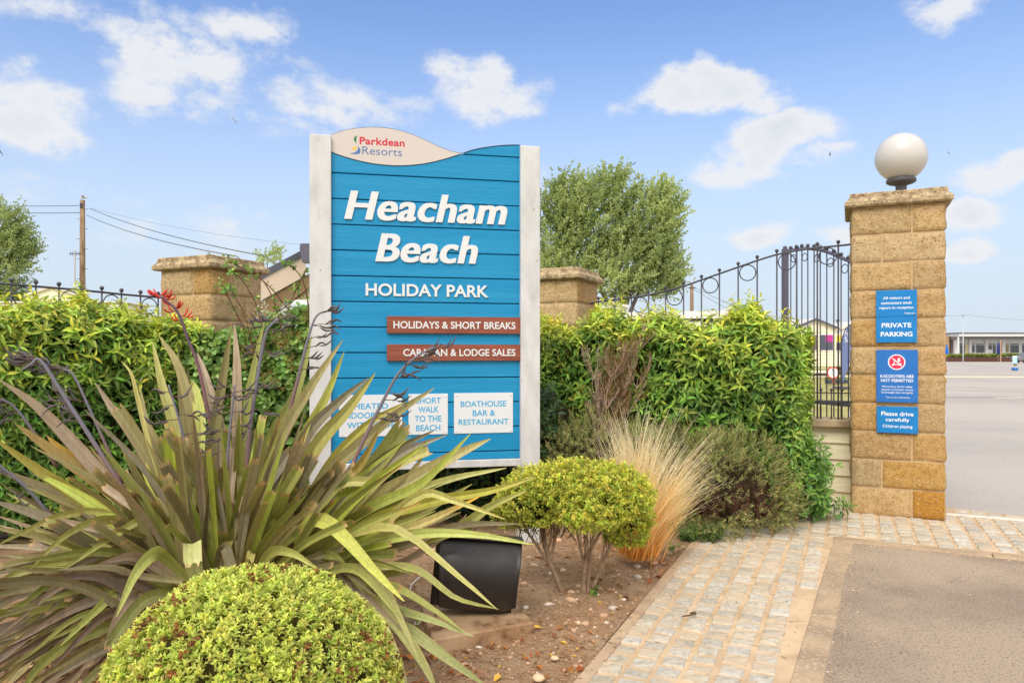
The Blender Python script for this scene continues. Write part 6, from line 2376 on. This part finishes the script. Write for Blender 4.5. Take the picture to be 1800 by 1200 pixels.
# feather banner
BY = 27.
bp = [(1480.5, 672), (1479.5, 640), (1479.5, 610), (1481, 592), (1486, 578), (1493, 571), (1500, 569.5), (1505, 573), (1503, 600), (1497, 628), (1489, 652), (1483, 668)]
p = at(1480, 620, BY)
bn = thing("feather_banner", "slate blue feather banner lettered For Sale beside the tall pillar", "banner", (p[0], BY, 0))
s7 = BY / FPX
poly = [((x - 1480) * s7, EYE + (HY - y) * s7) for x, y in bp]
mb = MB()
N_ = 26
al = np.array(poly)
mb.prism(poly, -.006, .006)
cl = mb.build("cloth", M_banner, bn, local=True)
pole = [(x, 0, z) for x, z in poly[:8]]
MB().tube([(poly[0][0], .0, 0)] + pole, .018, 8).build("pole", M_iron, bn, local=True, smooth=True)
mb = MB()
put_text(mb, "For", 4.8 * s7, 16 * s7, EYE + (HY - 590) * s7, EYE + (HY - 581) * s7, -.0062, .002)
mb.build("lettering", M_signtxt, cl, local=True)
mb = MB()
put_text(mb, "Sale", 4.8 * s7, 20 * s7, EYE + (HY - 601) * s7, EYE + (HY - 592) * s7, -.0062, .002)
mb.build("lettering", M_signtxt, cl, local=True)
MB().box((0, 0, .03), (.5, .5, .06), .01).build("base_plate", M_iron, bn, local=True)

# telegraph poles, wires, aerial
PY = 46.
p = at(145, 620, PY)
zt = EYE + (HY - 352) * PY / FPX
tp = thing("telegraph_pole", "tall brown telegraph pole with a gull on top left of the short pillar", "pole", (p[0], PY, 0))
MB().tube([(0, 0, 0), (0, 0, zt)], [.19, .14], 12).build("pole", M_pole, tp, local=True, smooth=True)
for k in range(9):
    z = zt - .55 - k * .62
    MB().tube([((-.14 if k % 2 else .14), 0, z), ((-.34 if k % 2 else .34), 0, z)], .015, 5).build("step", M_iron, tp, local=True)
MB().box((0, -.13, zt - .35), (.16, .12, .3), .02).build("terminal_box", M_iron, tp, local=True)
p = at(1216, 620, 52.)
zt2 = EYE + (HY - 500) * 52 / FPX
tp2 = thing("telegraph_pole", "short distant telegraph pole seen through the ringed railing", "pole", (p[0], 52, 0))
MB().tube([(0, 0, 0), (0, 0, zt2)], [.16, .12], 10).build("pole", M_pole, tp2, local=True, smooth=True)
MB().box((0, -.1, zt2 - .25), (.5, .06, .06), .01).build("bracket", M_iron, tp2, local=True)


def wire(pts, r, lab):
    Q = []
    for i in range(len(pts) - 1):
        (a, Ya, b, Yb, sag) = (pts[i][:2], pts[i][2], pts[i + 1][:2], pts[i + 1][2], pts[i][3] if len(pts[i]) > 3 else .3)
        p, q = at(*a, Ya), at(*b, Yb)
        for t in np.linspace(0, 1, 14)[(1 if i else 0):]:
            x = p * (1 - t) + q * t
            x[2] -= sag * 4 * t * (1 - t)
            Q.append(x)
    o = MB().tube(Q, r, 5).build("overhead_wire", M_wire, smooth=True, loc=tuple(Q[0]))
    tag(o, lab, "wire", "overhead wires")


wire([(157, 366, 46, .25), (465, 450, 26), (640, 505, 20)], .020, "upper thick wire dropping from the tall telegraph pole towards the sign")
wire([(152, 378, 46, .25), (415, 450, 26), (600, 510, 20)], .020, "lower thick wire dropping from the tall telegraph pole to the left pillar")
wire([(160, 366, 46, .25), (530, 430, 38), (760, 470, 34)], .007, "thin faint wire running highest from the tall telegraph pole to the right")
wire([(-120, 357, 50, .1), (138, 361.5, 46)], .022, "upper wire running from the left edge to the tall telegraph pole")
wire([(-120, 368, 50, .1), (140, 374, 46)], .022, "lower wire running from the left edge to the tall telegraph pole")
wire([(1219, 504, 52, .5), (1400, 560, 60), (1560, 592, 70)], .014, "upper wire descending right from the short distant pole")
wire([(1219, 508, 52, .6), (1400, 575, 60), (1560, 600, 70)], .014, "lower wire descending right from the short distant pole")
wire([(1212, 505, 52, .3), (1080, 530, 50)], .014, "wire running left from the short distant pole behind the tree")
wire([(1590, 535, 90, .6), (1700, 553, 95, .4), (1900, 562, 110)], .014, "faint wire crossing the sky right of the tall pillar")
p = at(132, 620, 44)
ae = thing("aerial_mast", "thin pale television aerial mast left of the tall telegraph pole", "aerial", (p[0], 44, 0))
zt = EYE + (HY - 440) * 44 / FPX
MB().tube([(0, 0, 0), (0, 0, zt)], .045, 8).build("mast", mat("galvanised mast", S(196, 196, 198), .5, .4), ae, local=True)
mb = MB()
mb.tube([(-.3, 0, zt - .2), (.3, 0, zt - .2)], .02, 5)
for k in range(5):
    mb.tube([(-.28 + k * .13, -.2, zt - .2), (-.28 + k * .13, .2, zt - .2)], .012, 4)
    mb.tube([(-.28 + k * .13, 0, zt - .34), (-.28 + k * .13, 0, zt - .06)], .012, 4)
mb.build("aerial", M_iron, ae, local=True)


# birds
def bird(px, py, Y, span, bank, head, lab, dive=.0, gull=False):
    c = at(px, py, Y)
    o = MB()
    L = span * .42
    pr = [(-.5, .012), (-.42, .05), (-.2, .085), (.1, .095), (.32, .07), (.42, .055), (.48, .06), (.56, .035), (.62, .008)]
    o.tube([(x * L, 0, .02 * math.sin(x * 3) * L) for x, _ in pr], [r_ * L * 1.3 for _, r_ in pr], 8)
    ws = span / 2
    for s in (-1, 1):
        st = [(0, .18, -.12, 0), (.3, .22, -.08, .12), (.55, .18, -.06, .16), (.8, .05, -.12, .11), (1., -.16, -.2, .04)]
        v = []
        for (t, a, b, z) in st:
            v += [(a * L, s * t * ws, z * ws), (b * L - .02, s * t * ws, z * ws), ((a + b) / 2 * L, s * t * ws, z * ws + .012)]
        f = []
        for i in range(4):
            f += [(i * 3, i * 3 + 2, i * 3 + 5, i * 3 + 3), (i * 3 + 2, i * 3 + 1, i * 3 + 4, i * 3 + 5), (i * 3 + 1, i * 3, i * 3 + 3, i * 3 + 4)]
        o.add(v, f)
    o.add([(-.46 * L, -.03 * L, .0), (-.46 * L, .03 * L, 0), (-.78 * L, .1 * L, 0), (-.78 * L, -.1 * L, 0)], [(0, 1, 2, 3)])
    ob = o.build("bird", M_gull if not gull else mat("pale gull plumage", S(206, 206, 208), .8, .1), smooth=True)
    ob.location = c
    ob.rotation_euler = (bank, dive, head)
    tag(ob, lab, "bird", "birds")
    return ob


bird(412, 212, 60, .62, R(40), R(150), "small bird flying alone above left of the sign", gull=True)
bird(1103, 292, 60, .55, R(20), R(20), "lower of two small birds just above the poplar")
bird(1115, 288, 60, .55, R(-20), R(40), "upper of two small birds just above the poplar")
bird(1459, 271, 70, .5, R(60), R(160), "small bird flying left of the globe lamp")
bird(1667, 269, 70, .55, R(50), R(30), "small bird flying right of the globe lamp")
bird(1, 268, 50, .6, R(60), R(90), "small bird cut off by the left edge of the picture")
gp = at(147, 349, 46)
bird(147, 347.5, 46, 1.15, R(5), R(10), "grey gull with spread wings perched on the telegraph pole", gull=True)
